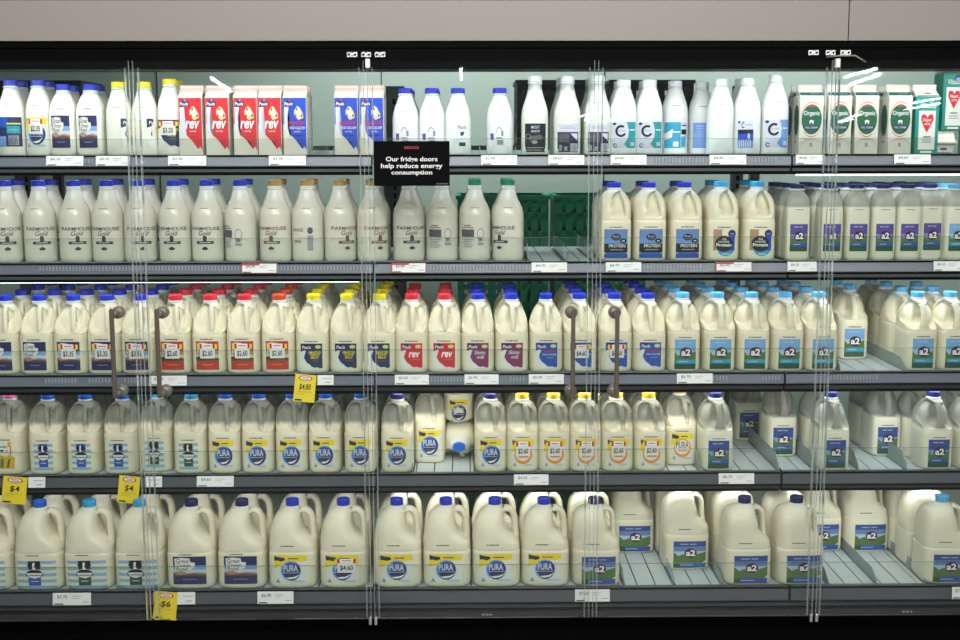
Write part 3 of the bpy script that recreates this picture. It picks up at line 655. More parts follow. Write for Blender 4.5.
# ------------------------------------------------------------------ glass doors
M_bar = mat('handle bronze', (100, 91, 82), .45, metal=.3)
M_disc = mat('handle disc', (140, 136, 126), .45, metal=.5)
M_chrome = mat('hinge plate', (190, 190, 190), .25, metal=.85, bump=.3, nscale=300)
M_clip = mat('white hinge clip', (238, 240, 240), .4)
edges = [-1.73, -1.006, -.295, .410, 1.138, 1.86]
DZ0, DZ1 = at(480, 615, 0).z, at(480, 61, 0).z
handles = {0: (113, .025), 1: (158, -.025), 2: (573, .02), 3: (617, -.02)}
hinge_at = {1: 2, 2: 2, 3: 4, 4: 4, 0: 0}
DN = ['at the far left', 'left of the hanging sign', 'carrying the black sign', 'right of the hanging sign', 'at the far right']
for i in range(5):
    x0, x1 = edges[i]+.006, edges[i+1]-.006
    r = empty('glass_door', ((x0+x1)/2, -.022, DZ0)); ox = (x0+x1)/2
    tag(r, f'frameless glass fridge door {DN[i]}', 'door', 'glass doors of the milk fridge')
    mb = MB(); mb.box(x0-ox, x1-ox, 0, .006, 0, DZ1-DZ0, M_pane); mb.build('glass_pane', r)
    for s, xe in ((-1, x0-ox), (1, x1-ox)):
        mb = MB(); mb.box(xe-.0010, xe+.0010, -.001, .007, 0, DZ1-DZ0, M_seal); mb.build('polished_edge', r)
        mb = MB(); xx = xe-s*.014; mb.box(xx-.0016, xx+.0016, .006, .020, 0, DZ1-DZ0-.02, M_seal); mb.build('seal_strip', r)
    if i in handles:
        px, off = handles[i]
        xb = X(px, 350, -.095)-ox; za = at(px, 309, -.095).z-DZ0; zb = at(px, 398, -.095).z-DZ0
        h = MB(); h.box(xb-.0065, xb+.0065, -.079, -.066, zb, za, M_bar); hd = h.build('handle', r, bevel=.003)
        for q in (za-.02, zb+.008):
            c = MB()
            for yy0, yy1, rr in ((-.0005, -.010, .019), (-.010, -.066, .008), (.0065, .014, .019)):
                c.loft([[(xb+rr*math.cos(2*PI*k/24), yy0, q+rr*math.sin(2*PI*k/24)) for k in range(24)], [(xb+rr*math.cos(2*PI*k/24), yy1, q+rr*math.sin(2*PI*k/24)) for k in range(24)]], M_disc)
            c.build('standoff', hd)
    he = hinge_at[i]; xh = (edges[he]-ox)+(.009 if he == i else -.009)
    if i in (2, 4, 0):
        c = MB(); c.box(xh-.008, xh+.006, -.010, .012, DZ1-DZ0-.022, DZ1-DZ0+.005, M_clip); c.build('top_pivot', r, bevel=.002)
    c = MB(); c.box(xh-.005, xh+.005, -.004, .010, -.022, .004, M_chrome); c.build('bottom_pivot', r, bevel=.002)
for j, (pxs, py) in enumerate((((352, 366, 380), 54.5), ((814, 831, 846), 52.5))):
    for k, px in enumerate(pxs):
        p = at(px, py, -.02); w = .0165 if k != 1 else .0155
        r = empty('hinge_plate', (p.x, -.0175, p.z))
        tag(r, ['left', 'centre', 'right'][k]+f" brushed steel hinge plate on the black header {'left of the sign' if j == 0 else 'above the organic cartons'}", 'hinge plate', 'steel hinge plates on the header')
        c = MB(); c.box(-w, w, 0, .0035, -.008, .008, M_chrome); c.build('plate', r, bevel=.001)
        for s in (-1, 1):
            c = MB(); c.loft([[(s*w*.55+.0035*math.cos(2*PI*q/14), yy, .0035*math.sin(2*PI*q/14)) for q in range(14)] for yy in (-.0012, .001)], M_black); c.build('screw', r)
# bent lever by the right hinge
mb = MB(); q = [at(826, 57, -.03), at(838, 55.8, -.04), at(855, 55.5, -.045), at(866, 62, -.05)]
mb.tube([q[0], q[1], q[2], (q[2]+q[3])/2, q[3]], .0028, .0028, M_disc, 10, side=Vector((0, 1, 0)))
tag(mb.build('hinge_lever'), 'thin bent steel lever on the black header above the organic cartons', 'lever')

# sign on the door
pa = at(374, 186, -.03); pb = at(449.5, 141, -.03); cx, cz = (pa.x+pb.x)/2, (pa.z+pb.z)/2; hw, hh = (pb.x-pa.x)/2, (pb.z-pa.z)/2
r = empty('door_sign', (cx, -.0245, cz)); tag(r, 'black sign with white lettering about fridge doors, fixed to glass', 'sign')
mb = MB(); mb.box(-hw, hw, -.002, .002, -hh, hh, mat('sign black', (7, 8, 11), .5, spec=.05)); mb.build('board', r, bevel=.0008)
sgn = [('t', 'white', 'Our fridge doors', 0, .17, .68, .135, .04), ('t', 'white', 'help reduce energy', 0, -.13, .81, .135, .04), ('t', 'white', 'consumption', 0, -.43, .54, .12, .04),
       ('t', 'brick', 'REDUCE', .0, .71, .19, .06, .03), ('r', 'dgrey', .65, -.93, .96, -.88)]
for nm_, sh_ in zip(('slogan_line', 'slogan_line', 'slogan_line', 'heading', 'small_print'), sgn): graphic(nm_, [sh_], hw, hh, 0, lambda x, z: -.0022, r, step=0)

# ------------------------------------------------------------------ stock
ORD = ['zeroth', 'first', 'second', 'third', 'fourth', 'fifth', 'sixth', 'seventh', 'eighth', 'ninth', 'tenth', 'eleventh', 'twelfth', 'thirteenth', 'fourteenth']
BY = [154, 262, 373, 473, 588]
protos = {}
stock = []     # (shelf, short, long, cat, px, proto fn, depth list)
def put(key, fn, x, y, z, rz=0., sc=(1, 1, 1), rx=0.):
    if key not in protos: o = protos[key] = fn()
    else: o = copy_tree(protos[key])
    o.location = (x, y, z); o.rotation_euler = (rx, 0, rz); o.scale = sc
    return o
rng = random.Random(3)
ITEMS = []
def item(si, px, kind, nb=0, dy=0., rz=None, cap=None, step=None, dx=0.):
    ITEMS.append(dict(si=si, px=px, kind=kind, nb=nb, dy=dy, rz=rz, step=step, dx=dx))
# kinds: key -> (builder, half depth, step, short name, detail, category)
KIND = {}
SIZE = {'r1a': (1, 1.03), 'r1b': (1, 1.03), 'r1c': (1, 1.03), 'r1g': (1, .965), 'r1p': (1.02, .91), 'r1q': (1.02, .91), 't1': (1, .985), 't2': (1, .985), 'c1': (1, .94), 'c2': (1, .94), 'c0': (1, .95), 'c4': (1, .965), 'c5': (1, .93),
        'p1': (1, .955), 'p2': (1, .965), 'm7': (1, .965), 'q1': (1, .985), 'q2': (1, .985), 'q3': (1, .985), 'q3n': (1, .965), 'q4': (1, .965), 'q4n': (1, .965), 'q5': (1, .965)}
def kind(key, fn, hd, step, short, detail, cat): KIND[key] = (fn, hd, step, short, detail, cat)
LW2 = (.034, .040)
# top shelf
kind('r1a', lambda: bottle('blue', ['puraback'], M_small, K_ROUND, lw=.038, lh=.046, lz=.075), .0425, .088, 'blue-capped round milk bottle', 'with blue and teal label', 'milk bottle')
kind('r1b', lambda: bottle('blue', ['pura', '$2.35'], M_small, K_ROUND, lw=.033, lh=.046, lz=.073), .0425, .088, 'blue-capped round milk bottle', 'with yellow label and sticker', 'milk bottle')
kind('r1c', lambda: bottle('blue', ['gor'], M_small, K_SQ, lw=.029, lh=.05, lz=.075), .043, .088, 'blue-capped square milk bottle', 'with navy landscape label', 'milk bottle')
kind('r1e', lambda: bottle('yellow', ['smart'], M_small, K_ROUND, lw=.033, lh=.046, lz=.073, rot=1.15), .0425, .088, 'yellow-capped milk bottle', 'with label turned aside', 'milk bottle')
kind('r1g', lambda: bottle('yellow', ['smart', '$3.20'], M_small, K_ROUND2, lw=.036, lh=.046, lz=.073), .0425, .088, 'yellow-capped milk bottle', 'with navy label and sticker', 'milk bottle')
kind('rev', lambda: carton('rev'), .038, .08, 'red and white milk carton', 'with cream gable top', 'milk carton')
kind('phy', lambda: carton('physi'), .038, .08, 'blue and white milk carton', 'with cream gable top', 'milk carton')
kind('r1p', lambda: bottle('blue', ['printside'], M_white, K_ROUND, lw=.034, lh=.045, lz=.072), .0425, .09, 'blue-capped white milk bottle', 'with grey printing', 'milk bottle')
kind('r1q', lambda: bottle('blue', ['printlogo'], M_white, K_ROUND, lw=.034, lh=.045, lz=.072), .0425, .09, 'blue-capped white milk bottle', 'with navy printing', 'milk bottle')
kind('t1', lambda: bottle('white', ['tallblk'], M_tall, K_TALL, lw=.034, lh=.047, lz=.056), .0445, .092, 'white-capped slim glass milk bottle', 'with black label', 'milk bottle')
kind('t2', lambda: bottle('white', ['tallinfo'], M_tall, K_TALL, lw=.034, lh=.047, lz=.056), .0445, .092, 'white-capped slim glass milk bottle', 'with grey and navy label', 'milk bottle')
kind('c1', lambda: bottle('white', ['cteal'], M_white, K_TALLC, lw=.037, lh=.045, lz=.068), .044, .09, 'white-capped white milk bottle', 'with C on teal label', 'milk bottle')
kind('c2', lambda: bottle('white', ['aquainfo'], M_white, K_TALLC, lw=.037, lh=.045, lz=.068), .044, .09, 'white-capped white milk bottle', 'with aqua label', 'milk bottle')
kind('c0', lambda: bottle('white', [''], M_white, K_TALLC), .044, .09, 'white-capped white milk bottle', 'with blank side showing', 'milk bottle')
kind('c3', lambda: bottle('white', ['cblue'], M_white, K_TALLC, lw=.037, lh=.045, lz=.068), .044, .09, 'white-capped white milk bottle', 'with C on blue label', 'milk bottle')
kind('c4', lambda: bottle('white', ['cinfo'], M_white, K_TALLC, lw=.025, lh=.045, lz=.068, rot=-.3), .044, .09, 'white-capped white milk bottle', 'with black and blue label', 'milk bottle')
kind('c5', lambda: bottle('white', ['caquaback'], M_white, K_TALLC, lw=.033, lh=.045, lz=.068), .044, .09, 'white-capped white milk bottle', 'with pale blue label', 'milk bottle')
kind('org', lambda: carton('organic'), .038, .08, 'white milk carton', 'with dark green oval', 'milk carton')
kind('hea', lambda: carton('heart'), .038, .08, 'teal milk carton', 'with red heart', 'milk carton')
for px, k, nb in ((9.5, 'r1a', 1), (37, 'r1b', 1), (62, 'r1c', 1), (89, 'r1c', 1), (117.5, 'r1e', 0), (143.3, 'r1e', 0), (169, 'r1g', 1)): item(0, px, k, nb)
for px in (191.5, 218, 246, 270.5): item(0, px, 'rev', 1)
for px in (295.5, 346.5, 372.5): item(0, px, 'phy', 1 if px != 346.5 else 0)
for px, k, nb in ((405.5, 'r1p', 2), (432, 'r1p', 2), (458, 'r1q', 2), (500, 'r1p', 0)): item(0, px, k, nb)
for px, k in ((535.5, 't1'), (568, 't2'), (598.5, 't2')): item(0, px, k, 2 if px > 540 else 0)
for px, k, nb, dy in ((624.5, 'c1', 1, 0), (650.5, 'c1', 1, -.0), (676, 'c2', 0, .06), (703, 'c5', 0, .09), (722, 'c0', 0, 0), (749, 'c4', 1, 0), (777, 'c3', 0, 0)): item(0, px, k, nb, dy)
for px in (810.5, 838.5, 865.5, 898.5): item(0, px, 'org', 1, rz=.0)
item(0, 925.5, 'hea', 1)
# second shelf
def farm(cap, art, rot=0.): return lambda: bottle(cap, [art], M_farm, K_FARM, capr=.0215, caph=.019, lw=.045, lh=.045, lz=.080, name='milk_bottle', rot=rot)
kind('f0', farm('blue', 'farm'), .0525, .125, 'blue-capped glass milk bottle', 'with dark printed name', 'milk bottle')
kind('f1', farm('blue', 'farm', .4), .0525, .125, 'blue-capped glass milk bottle', 'with printed name turned right', 'milk bottle')
kind('f2', farm('blue', 'farminfo', -.35), .0525, .125, 'blue-capped glass milk bottle', 'with small print showing', 'milk bottle')
kind('f3', farm('gold', 'farmgold', -.15), .0525, .125, 'gold-capped glass milk bottle', 'with brown printing', 'milk bottle')
kind('f4', farm('gold', 'farmside'), .0525, .125, 'gold-capped glass milk bottle', 'with side printing', 'milk bottle')
kind('f5', farm('gold', 'farmgold', .55), .0525, .125, 'gold-capped glass milk bottle', 'with printing turned right', 'milk bottle')
kind('f6', farm('green', 'farm', .25), .0525, .125, 'green-capped glass milk bottle', 'with dark printed name', 'milk bottle')
kind('f7', farm('green', 'farminfo'), .0525, .125, 'green-capped glass milk bottle', 'with small print showing', 'milk bottle')
kind('f8', farm('green', 'farm', -.6), .0525, .125, 'green-capped glass milk bottle', 'with printed name turned left', 'milk bottle')
kind('fn', farm('navy', 'farminfo'), .0525, .125, 'navy-capped glass milk bottle', '', 'milk bottle')
kind('fk', farm('black', 'farminfo'), .0525, .125, 'dark-capped glass milk bottle', '', 'milk bottle')
for px, k in ((2, 'f1'), (36.5, 'f1'), (72, 'f1'), (105, 'f0'), (137.5, 'f1'), (172.5, 'f0'), (205.5, 'f0'), (239, 'f2'), (274, 'f3'), (306.5, 'f4'), (339.3, 'f5'), (372, 'f5'), (408.5, 'f6'), (442, 'f7'), (475, 'f7'), (508.5, 'f8')): item(1, px, k, 1)
kind('p1', lambda: jug2('blue', ['prot'], M_full, True, holl='oval', aw=(.0385, .050), gap=.012), .074, .155, 'blue-capped protein milk jug', 'with blue-grey label', 'milk jug')
kind('p2', lambda: jug2('cyan', ['prot2'], M_full, True, holl='oval', aw=(.036, .048), gap=.013), .074, .155, 'sky-capped protein milk jug', 'with black round label', 'milk jug')
for px in (616, 651, 687): item(1, px, 'p1', 1)
for px in (723.5, 760): item(1, px, 'p2', 1)
kind('s1', lambda: bottle('navy', ['a2purple'], M_a2s, K_A2S, lw=.029, lh=.045, lz=.077, capr=.0235, caph=.013), .04, .095, 'navy-capped small milk bottle', 'with purple and green label', 'milk bottle')
kind('s2', lambda: bottle('sky', ['a2sky'], M_a2s, K_A2S, lw=.029, lh=.045, lz=.077, capr=.0235, caph=.013), .04, .095, 'sky-capped small milk bottle', 'with blue and green label', 'milk bottle')
for px, k, dy in ((798, 's1', .0), (831, 's1', 0), (857.5, 's1', 0), (883.5, 's1', 0), (908.5, 's1', 0), (931, 's1', .035), (956.5, 's2', 0)): item(1, px, k, 3, dy)
# middle shelf
kind('m1', lambda: jug2('blue', ['gor'], M_full), .074, .155, 'blue-capped milk jug', 'with navy landscape label', 'milk jug')
kind('m1s', lambda: jug2('blue', ['gor', '$3.35'], M_full), .074, .155, 'blue-capped milk jug', 'with stickered landscape label', 'milk jug')
kind('m2', lambda: jug2('red', ['gorred', '$2.60'], M_full), .074, .155, 'red-capped milk jug', 'with stickered red-brown label', 'milk jug')
kind('m2o', lambda: jug2('orange', ['gorred', '$2.60'], M_full), .074, .155, 'red-capped milk jug', 'with stickered red-brown label', 'milk jug')
kind('m3', lambda: jug2('yellow', ['smart'], M_full, aw=(.036, .043)), .074, .155, 'yellow-capped milk jug', 'with navy label', 'milk jug')
kind('m4', lambda: jug2('red', ['rev'], M_full, hx=.004, aw=(.036, .043)), .074, .155, 'red-capped milk jug', 'with bright red label', 'milk jug')
kind('m5', lambda: jug2('blue', ['skinny'], M_full, hx=.004, aw=(.036, .043)), .074, .155, 'blue-capped milk jug', 'with maroon label', 'milk jug')
kind('m6', lambda: jug2('blue', ['bluephy'], M_full, hx=.004, aw=(.036, .043)), .074, .155, 'blue-capped milk jug', 'with bright blue label', 'milk jug')
kind('m6s', lambda: jug2('blue', ['bluephy', '$4.60'], M_full, hx=.004, aw=(.036, .043)), .074, .155, 'blue-capped milk jug', 'with stickered blue label', 'milk jug')
kind('m7', lambda: jug2('sky', ['a2sky'], M_full, True, hx=.003, holl='centre', aw=(.0355, .052), gap=.011), .074, .155, 'sky-capped milk jug', 'with sky and grass label', 'milk jug')
for px, k in ((1, 'm1'), (35.5, 'm1'), (69.5, 'm1s'), (103.5, 'm1s'), (137, 'm1s')): item(2, px, k, 3)
for px, k in ((173, 'm2'), (208, 'm2'), (242.6, 'm2'), (277.5, 'm2o')): item(2, px, k, 3)
for px in (312, 346, 379): item(2, px, 'm3', 3)
for px, k in ((411.5, 'm4'), (444.6, 'm4'), (478, 'm5'), (512, 'm5'), (546.7, 'm6')): item(2, px, k, 2 if px < 540 else 0)
for px, k in ((580.6, 'm6s'), (616, 'm6s'), (650, 'm6')): item(2, px, k, 3)
for px in (684.8, 720, 754.5, 788.5, 822.5): item(2, px, 'm7', 3)
item(2, 853, 'm7', 1, dy=.23)
item(2, 922, 'm7', 3); item(2, 955, 'm7', 2)
# fourth shelf
kind('q0', lambda: jug2('pink', ['pink'], M_half, True, holl='corner', aw=(.036, .046)), .074, .155, 'pink-capped milk jug', 'with gold patterned label', 'milk jug')
kind('q1', lambda: jug2('mid', ['cowblue'], M_half, True, aw=(.032, .0475), gap=.018), .074, .155, 'blue-capped cow-label milk jug', 'with blue striped print', 'milk jug')
kind('q2', lambda: jug2('cyan', ['cowgreen'], M_half, True, aw=(.032, .0475), gap=.018), .074, .155, 'cyan-capped cow-label milk jug', 'with green square', 'milk jug')
kind('q3', lambda: jug2('mid', ['pura'], M_half, True, aw=(.036, .048)), .074, .155, 'blue-capped round-logo milk jug', 'with yellow band', 'milk jug')
kind('q4', lambda: jug2('ochre', ['puralight', '$2.60'], M_half, True, aw=(.036, .048)), .074, .155, 'ochre-capped milk jug', 'with stickered orange label', 'milk jug')
kind('q4n', lambda: jug2('ochre', ['puralight'], M_half, True, aw=(.036, .048)), .074, .155, 'ochre-capped milk jug', 'with orange round logo', 'milk jug')
kind('q5', lambda: jug2('navy', ['a2blue'], M_a2h, True, hx=.003, holl='centre', aw=(.0355, .050), gap=.011), .074, .155, 'navy-capped milk jug', 'with blue and green label', 'milk jug')
kind('q3n', lambda: jug2('navy', ['pura'], M_half, True, aw=(.036, .048)), .074, .155, 'navy-capped round-logo milk jug', 'with yellow band', 'milk jug')
item(3, 6, 'q0', 1)
for px, k, dy, nb in ((44, 'q1', 0, 1), (82, 'q1', 0, 1), (119.5, 'q1', 0, 1), (155, 'q2', .03, 0), (189, 'q2', 0, 1)): item(3, px, k, nb, dy)
for px in (223.5, 257, 291, 324.5, 360): item(3, px, 'q3', 1)
item(3, 397, 'q3n', 2); item(3, 429.5, 'q3', 1, dy=.13)
item(3, 491, 'q3n', 2)
for px, k, nb, dy in ((523, 'q4', 2, 0), (554.5, 'q4', 2, 0), (586, 'q4', 2, 0), (618, 'q4', 2, 0), (650.6, 'q4', 2, 0), (681.5, 'q4n', 1, .08)): item(3, px, k, nb, dy)
item(3, 718, 'q5', 2); item(3, 748, 'q5', 0, dy=.44); item(3, 782, 'q5', 0, dy=.19); item(3, 834.5, 'q5', 1); item(3, 886, 'q5', 1, dy=.19); item(3, 938, 'q5', 1); item(3, 974, 'q5', 1)
# bottom deck
kind('b1', lambda: jug3('mid', ['cowwideblue']), .075, .16, 'blue-capped cow-label large milk jug', 'with striped blue print', 'milk jug')
kind('b2', lambda: jug3('cyan', ['cowwidegreen']), .075, .16, 'cyan-capped cow-label large milk jug', 'with green square', 'milk jug')
kind('b3', lambda: jug3('navy', ['gor']), .075, .16, 'navy-capped large milk jug', 'with landscape label', 'milk jug')
kind('b4', lambda: jug3('blue', ['pura']), .075, .16, 'blue-capped round-logo large milk jug', 'with yellow band', 'milk jug')
kind('b4s', lambda: jug3('blue', ['pura', '$4.60']), .075, .16, 'blue-capped round-logo large milk jug', 'with sticker', 'milk jug')
kind('b5', lambda: jug3('navy', ['a2wide'], True), .075, .16, 'navy-capped square large milk jug', '', 'milk jug')
kind('b6', lambda: jug3('sky', ['a2wide'], True), .075, .16, 'sky-capped square large milk jug', '', 'milk jug')
for px, k in ((-14, 'b1'), (37, 'b1'), (87, 'b2'), (138, 'b2'), (190, 'b3'), (241, 'b3'), (292, 'b4'), (343.5, 'b4s'), (397.5, 'b4'), (447, 'b4'), (496.5, 'b4'), (546, 'b4')): item(4, px, k, 1)
item(4, 597, 'b5', 1); item(4, 632.5, 'b5', 0, dy=.33); item(4, 687, 'b5', 1, dy=.155); item(4, 748.5, 'b5', 2); item(4, 801, 'b5', 1); item(4, 820, 'b5', 0, dy=.335); item(4, 866.5, 'b5', 0, dy=.33); item(4, 948, 'b6', 2)

ITEMS.sort(key=lambda d: (d['si'], d['px']))
tot = {}
for d in ITEMS:
    s = KIND[d['kind']][3]; tot[(d['si'], s)] = tot.get((d['si'], s), 0)+1
cnt = {}
DECK = ['top shelf', 'second shelf', 'middle shelf', 'fourth shelf', 'bottom shelf']
for d in ITEMS:
    si = d['si']; fn, hd, st, short, detail, cat = KIND[d['kind']]
    k = (si, short); cnt[k] = cnt.get(k, 0)+1; n = cnt[k]
    yf = YF[si]+.011+d['dy']
    xf = at(d['px'], BY[si]-(0 if si != 4 else 4), yf).x
    where = f"{ORD[n]} from left" if tot[k] > 1 else "only one"
    for b in range(d['nb']+1):
        y = yf+hd+b*st+(0 if b == 0 else rng.uniform(0, .006))
        key = d['kind']
        rz = rng.uniform(-.014, .014) if d['rz'] is None else d['rz']
        if cat == 'milk carton': rz = rng.uniform(-.02, .02)
        o = put(key, fn, xf+(rng.uniform(-.0006, .0006) if b else 0), y, SZ[si]+.0002, rz, (SIZE.get(key, (1, 1))[0],)*2+(SIZE.get(key, (1, 1))[1],))
        if b == 0:
            if d['dy'] > .1: lab = f"{short} set back, {where}, {DECK[si]}"
            else: lab = f"{short} {detail}, {where}, {DECK[si]}"
        else:
            lead = ['', 'directly behind', 'two places behind', 'three places behind'][b]
            lab = f"{short} {lead} the {ORD[n]+' ' if tot[k] > 1 else ''}front one, {DECK[si]}"
        tag(o, lab, cat, f"{short}s on the {DECK[si]}")

# odd ones out: taller carton on a carton lying down, the lying jug and the short jug on top of it
c = carton('heart'); zz = SZ[0]; o = c; o.location = (X(946, 142, .26), .30, zz+.0385); o.rotation_euler = (-PI/2*0, 0, 0)
o.name = 'milk_carton'
o.location = (X(945, 150, .24), .215+.245, zz+.0385); o.rotation_euler = (PI/2, 0, 0)
tag(o, 'teal milk carton lying on its back under the raised one, top shelf', 'milk carton', 'teal milk cartons on the top shelf')
c2 = copy_tree(c); c2.location = (X(947, 136, .3), .30, zz+.0785); c2.rotation_euler = (0, 0, .03)
c2.scale = (.98, 1, 1.0); tag(c2, 'tall teal milk carton raised on the lying one, top shelf right', 'milk carton', 'teal milk cartons on the top shelf')
c3 = copy_tree(c); c3.location = (X(975, 154, .25), .27, zz+.0002); c3.rotation_euler = (0, 0, -.1); tag(c3, 'teal milk carton cut by the right edge, top shelf', 'milk carton', 'teal milk cartons on the top shelf')
lay = jug2('mid', ['pura'], M_full, True, aw=(.036, .048)); lay.location = (X(459, 445, .34), .34+.27, SZ[3]+.057); lay.scale = (1, .74, 1); lay.rotation_euler = (PI/2, 0, 0)
lay.rotation_euler = Matrix.Rotation(PI/2, 3, 'X').to_euler()
tag(lay, 'blue-capped milk jug lying down with its cap facing out, fourth shelf', 'milk jug')
st = jug2('mid', ['pura'], M_full, True, hs=.655, aw=(.032, .042), gap=.012); st.location = (X(458.5, 424, .44), .54, SZ[3]+.1225); st.rotation_euler = (0, 0, 0)
tag(st, 'short milk jug standing on the lying jug, fourth shelf', 'milk jug')

# ------------------------------------------------------------------ dividers (clear fins between lanes)
def divider(px0, si, y0, y1, h, lab, px_ref=None):
    x = X(px0, BY[si], YF[si]+.02)
    r = empty('lane_divider', (x, YF[si]+y0, SZ[si]+.0005)); tag(r, lab, 'shelf divider', 'clear lane dividers')
    L = y1-y0; mb = MB()
    mb.prism([(0, 0), (L, 0), (L, h), (.05, h), (0.0, h*.35)], -.0011, .0011, M_div); mb.build('fin', r)
    mb = MB(); mb.box(-.006, .006, 0, L, 0, .002, M_edge); mb.build('foot', r)
M_div = clear('tinted divider', (206, 224, 224), 1.25, (228, 238, 237), .45)
for px, si, lab in ((528, 1, 'clear plastic lane divider right of green-capped bottles, second shelf'), (565, 1, 'clear plastic lane divider in empty lane, second shelf'), (592, 1, 'clear plastic lane divider beside protein jugs, second shelf'),
                    (311, 0, 'low clear divider beside blue carton, top shelf gap'), (333, 0, 'low clear divider left of second blue carton, top shelf'), (516, 0, 'low clear divider left of tall glass bottles, top shelf'), (480, 0, 'low clear divider left of lone blue-capped bottle, top shelf'),
                    (840, 2, 'clear divider left of empty lane, middle shelf'), (905, 2, 'clear divider right of empty lane, middle shelf'),
                    (412.5, 3, 'clear divider left of set-back jug, fourth shelf'), (475.5, 3, 'clear divider right of lying jug, fourth shelf'), (699, 3, 'clear divider left of navy-capped jug, fourth shelf'),
                    (778, 3, 'long clear divider near bay joint, fourth shelf'), (814, 3, 'clear divider left of the second navy-capped jug, fourth shelf'), (858, 3, 'clear divider right of the fourth shelf joint lane'), (906, 3, 'clear divider left of the last lanes, fourth shelf'),
                    (624, 4, 'clear divider right of first empty lane start, bottom shelf'), (674, 4, 'clear divider in the gap of the middle bay, bottom shelf'), (722, 4, 'clear divider left of central navy-capped jug, bottom shelf'),
                    (828, 4, 'clear divider left of right bay gap, bottom shelf'), (876, 4, 'clear divider in middle of right bay gap, bottom shelf'), (925, 4, 'clear divider right of right bay gap, bottom shelf')):
    divider(px, si, .02, .55, .055 if si in (1, 3) else (.03 if si == 0 else .04), lab)

# ------------------------------------------------------------------ price tickets
def ticket(px, w, si, price, kindt, lab):
    hh = HH[si]; x = rail_x(px, si); ww = w/2/(300 if si < 4 else 305)
    r = empty('price_ticket', (x, YF[si]-.0095, SZ[si]-.0005)); tag(r, lab, 'price ticket', 'price tickets on the shelf rails')
    if kindt == 'y': r.rotation_euler = (0, .09, 0)
    if kindt != 'y':
        h = hh*.95
        mb = MB(); mb.prism([(0, 0), (-.0055, -h), (-.0063, -h), (-.0008, 0)], -ww, ww, INK['white']); mb.build('card', r)
        sf = lambda x_, z_: -.001+z_*.0055/h
        a = [('t', 'dgrey', price, -.5, .35, .26, .3, .01), ('r', 'dgrey', -.92, -.9, -.45, -.7), ('r', 'grey', .0, .45, .5, .52), ('r', 'grey', .0, .1, .35, .17), ('r', 'grey', .55, -.5, .9, -.4)]
        if kindt == 'r': a = [('r', 'brick', -1, .6, 0, 1), ('r', 'brick', -1, -1, -.95, 1), ('r', 'brick', -1, .93, 1, 1), ('r', 'brick', -1, -1, 1, -.94), ('r', 'brick', .96, -1, 1, 1)]+a
        if w > 25: graphic('print', a, ww, h/2, -h/2, sf, r, step=0)
        else: graphic('print', [('r', 'grey', -.4, .3, .8, .4), ('r', 'grey', 0, -.5, .6, -.35)], ww, h/2, -h/2, sf, r, step=0)
    else:
        h = .088; tilt = .004
        mb = MB(); mb.prism([(-.001, .002), (-.0065, -hh), (-.014, -h), (-.015, -h), (-.0076, -hh), (-.002, .002)], -ww, ww, INK['yellow']); mb.build('card', r)
        sf = lambda x_, z_: (-.0025+z_*.0055/hh) if z_ > -hh else -.0080+(z_+hh)*.0080/(h-hh)
        a = [('e', 'red', .0, .78, .66, .2), ('e', 'white', .0, .78, .52, .15), ('r', 'brick', -.35, .8, .35, .85), ('r', 'brick', -.3, .7, .3, .75), ('t', 'black', price, .02, .12, .55 if len(price) > 2 else .42, .25, .02, .1),
             ('r', 'gold', -.7, -.25, .7, -.2), ('r', 'gold', -.8, -.42, .1, -.38), ('r', 'black', -.85, -.9, -.2, -.8)]
        graphic('print', a, ww, h/2, -h/2, sf, r, step=0)
TK = [(66, 36, 0, '4.10', 'w', 'below first square bottle'), (114, 33, 0, '4.10', 'w', 'left of the first door gap'), (188, 37, 0, '3.90', 'w', 'below first red carton'), (288, 36, 0, '3.90', 'w', 'below the first blue carton'),
      (499, 35, 0, '2.60', 'w', 'below the lone blue-capped bottle'), (566, 35, 0, '4.50', 'w', 'below the slim glass bottles'), (628, 35, 0, '4.80', 'w', 'below the first C-label bottle'), (727, 36, 0, '4.80', 'w', 'below the blank white bottle'), (809, 28, 0, '4.60', 'w', 'below first organic carton'), (911, 36, 0, '4.60', 'w', 'below the heart carton'),
      (260, 35, 1, '4.00', 'r', 'under the blue and gold caps'), (409, 34, 1, '5.00', 'r', 'under the sign'), (549, 35, 1, '4.70', 'w', 'below empty lanes'), (623, 35, 1, '4.70', 'w', 'below the first protein jug'), (733, 36, 1, '5.00', 'r', 'below the sky-capped protein jugs'), (801, 29, 1, '4.10', 'w', 'right end of middle bay'), (947, 30, 1, '4.10', 'w', 'at the far right'),
      (169, 37, 2, '3.60', 'w', 'beside the second handle'), (326, 16, 2, '', 'w', 'beside yellow ticket'), (412, 34, 2, '5.00', 'w', 'below first bright red label'), (481.5, 34, 2, '5.00', 'w', 'below the maroon labels'), (546, 35, 2, '5.00', 'w', 'below lone bright blue label'), (694, 36, 2, '6.70', 'w', 'below first sky-capped jug'),
      (38, 17, 3, '', 'w', 'beside the leftmost yellow ticket'), (154.5, 17, 3, '', 'w', 'near the first door gap'), (216, 37, 3, '4.60', 'w', 'below first round-logo jug'), (531, 35, 3, '4.50', 'w', 'below first ochre-capped jugs'), (735.5, 36, 3, '6.70', 'w', 'below first navy-capped jug'),
      (73, 38, 4, '5.70', 'w', 'between the cow-label jugs'), (187, 18, 4, '', 'w', 'beside the yellow ticket'), (276, 36, 4, '6.90', 'w', 'below first round-logo jug'), (592, 35, 4, '7.50', 'w', 'beside third door gap'), (964, 28, 4, '7.50', 'w', 'at the far right')]
for px, w, si, pr, kt, wh in TK: ticket(px, w, si, '$'+pr if pr else '', kt, f"{'red-edged' if kt == 'r' else ('small white' if w < 25 else 'white')} price ticket on the {DECK[si]} rail {wh}")
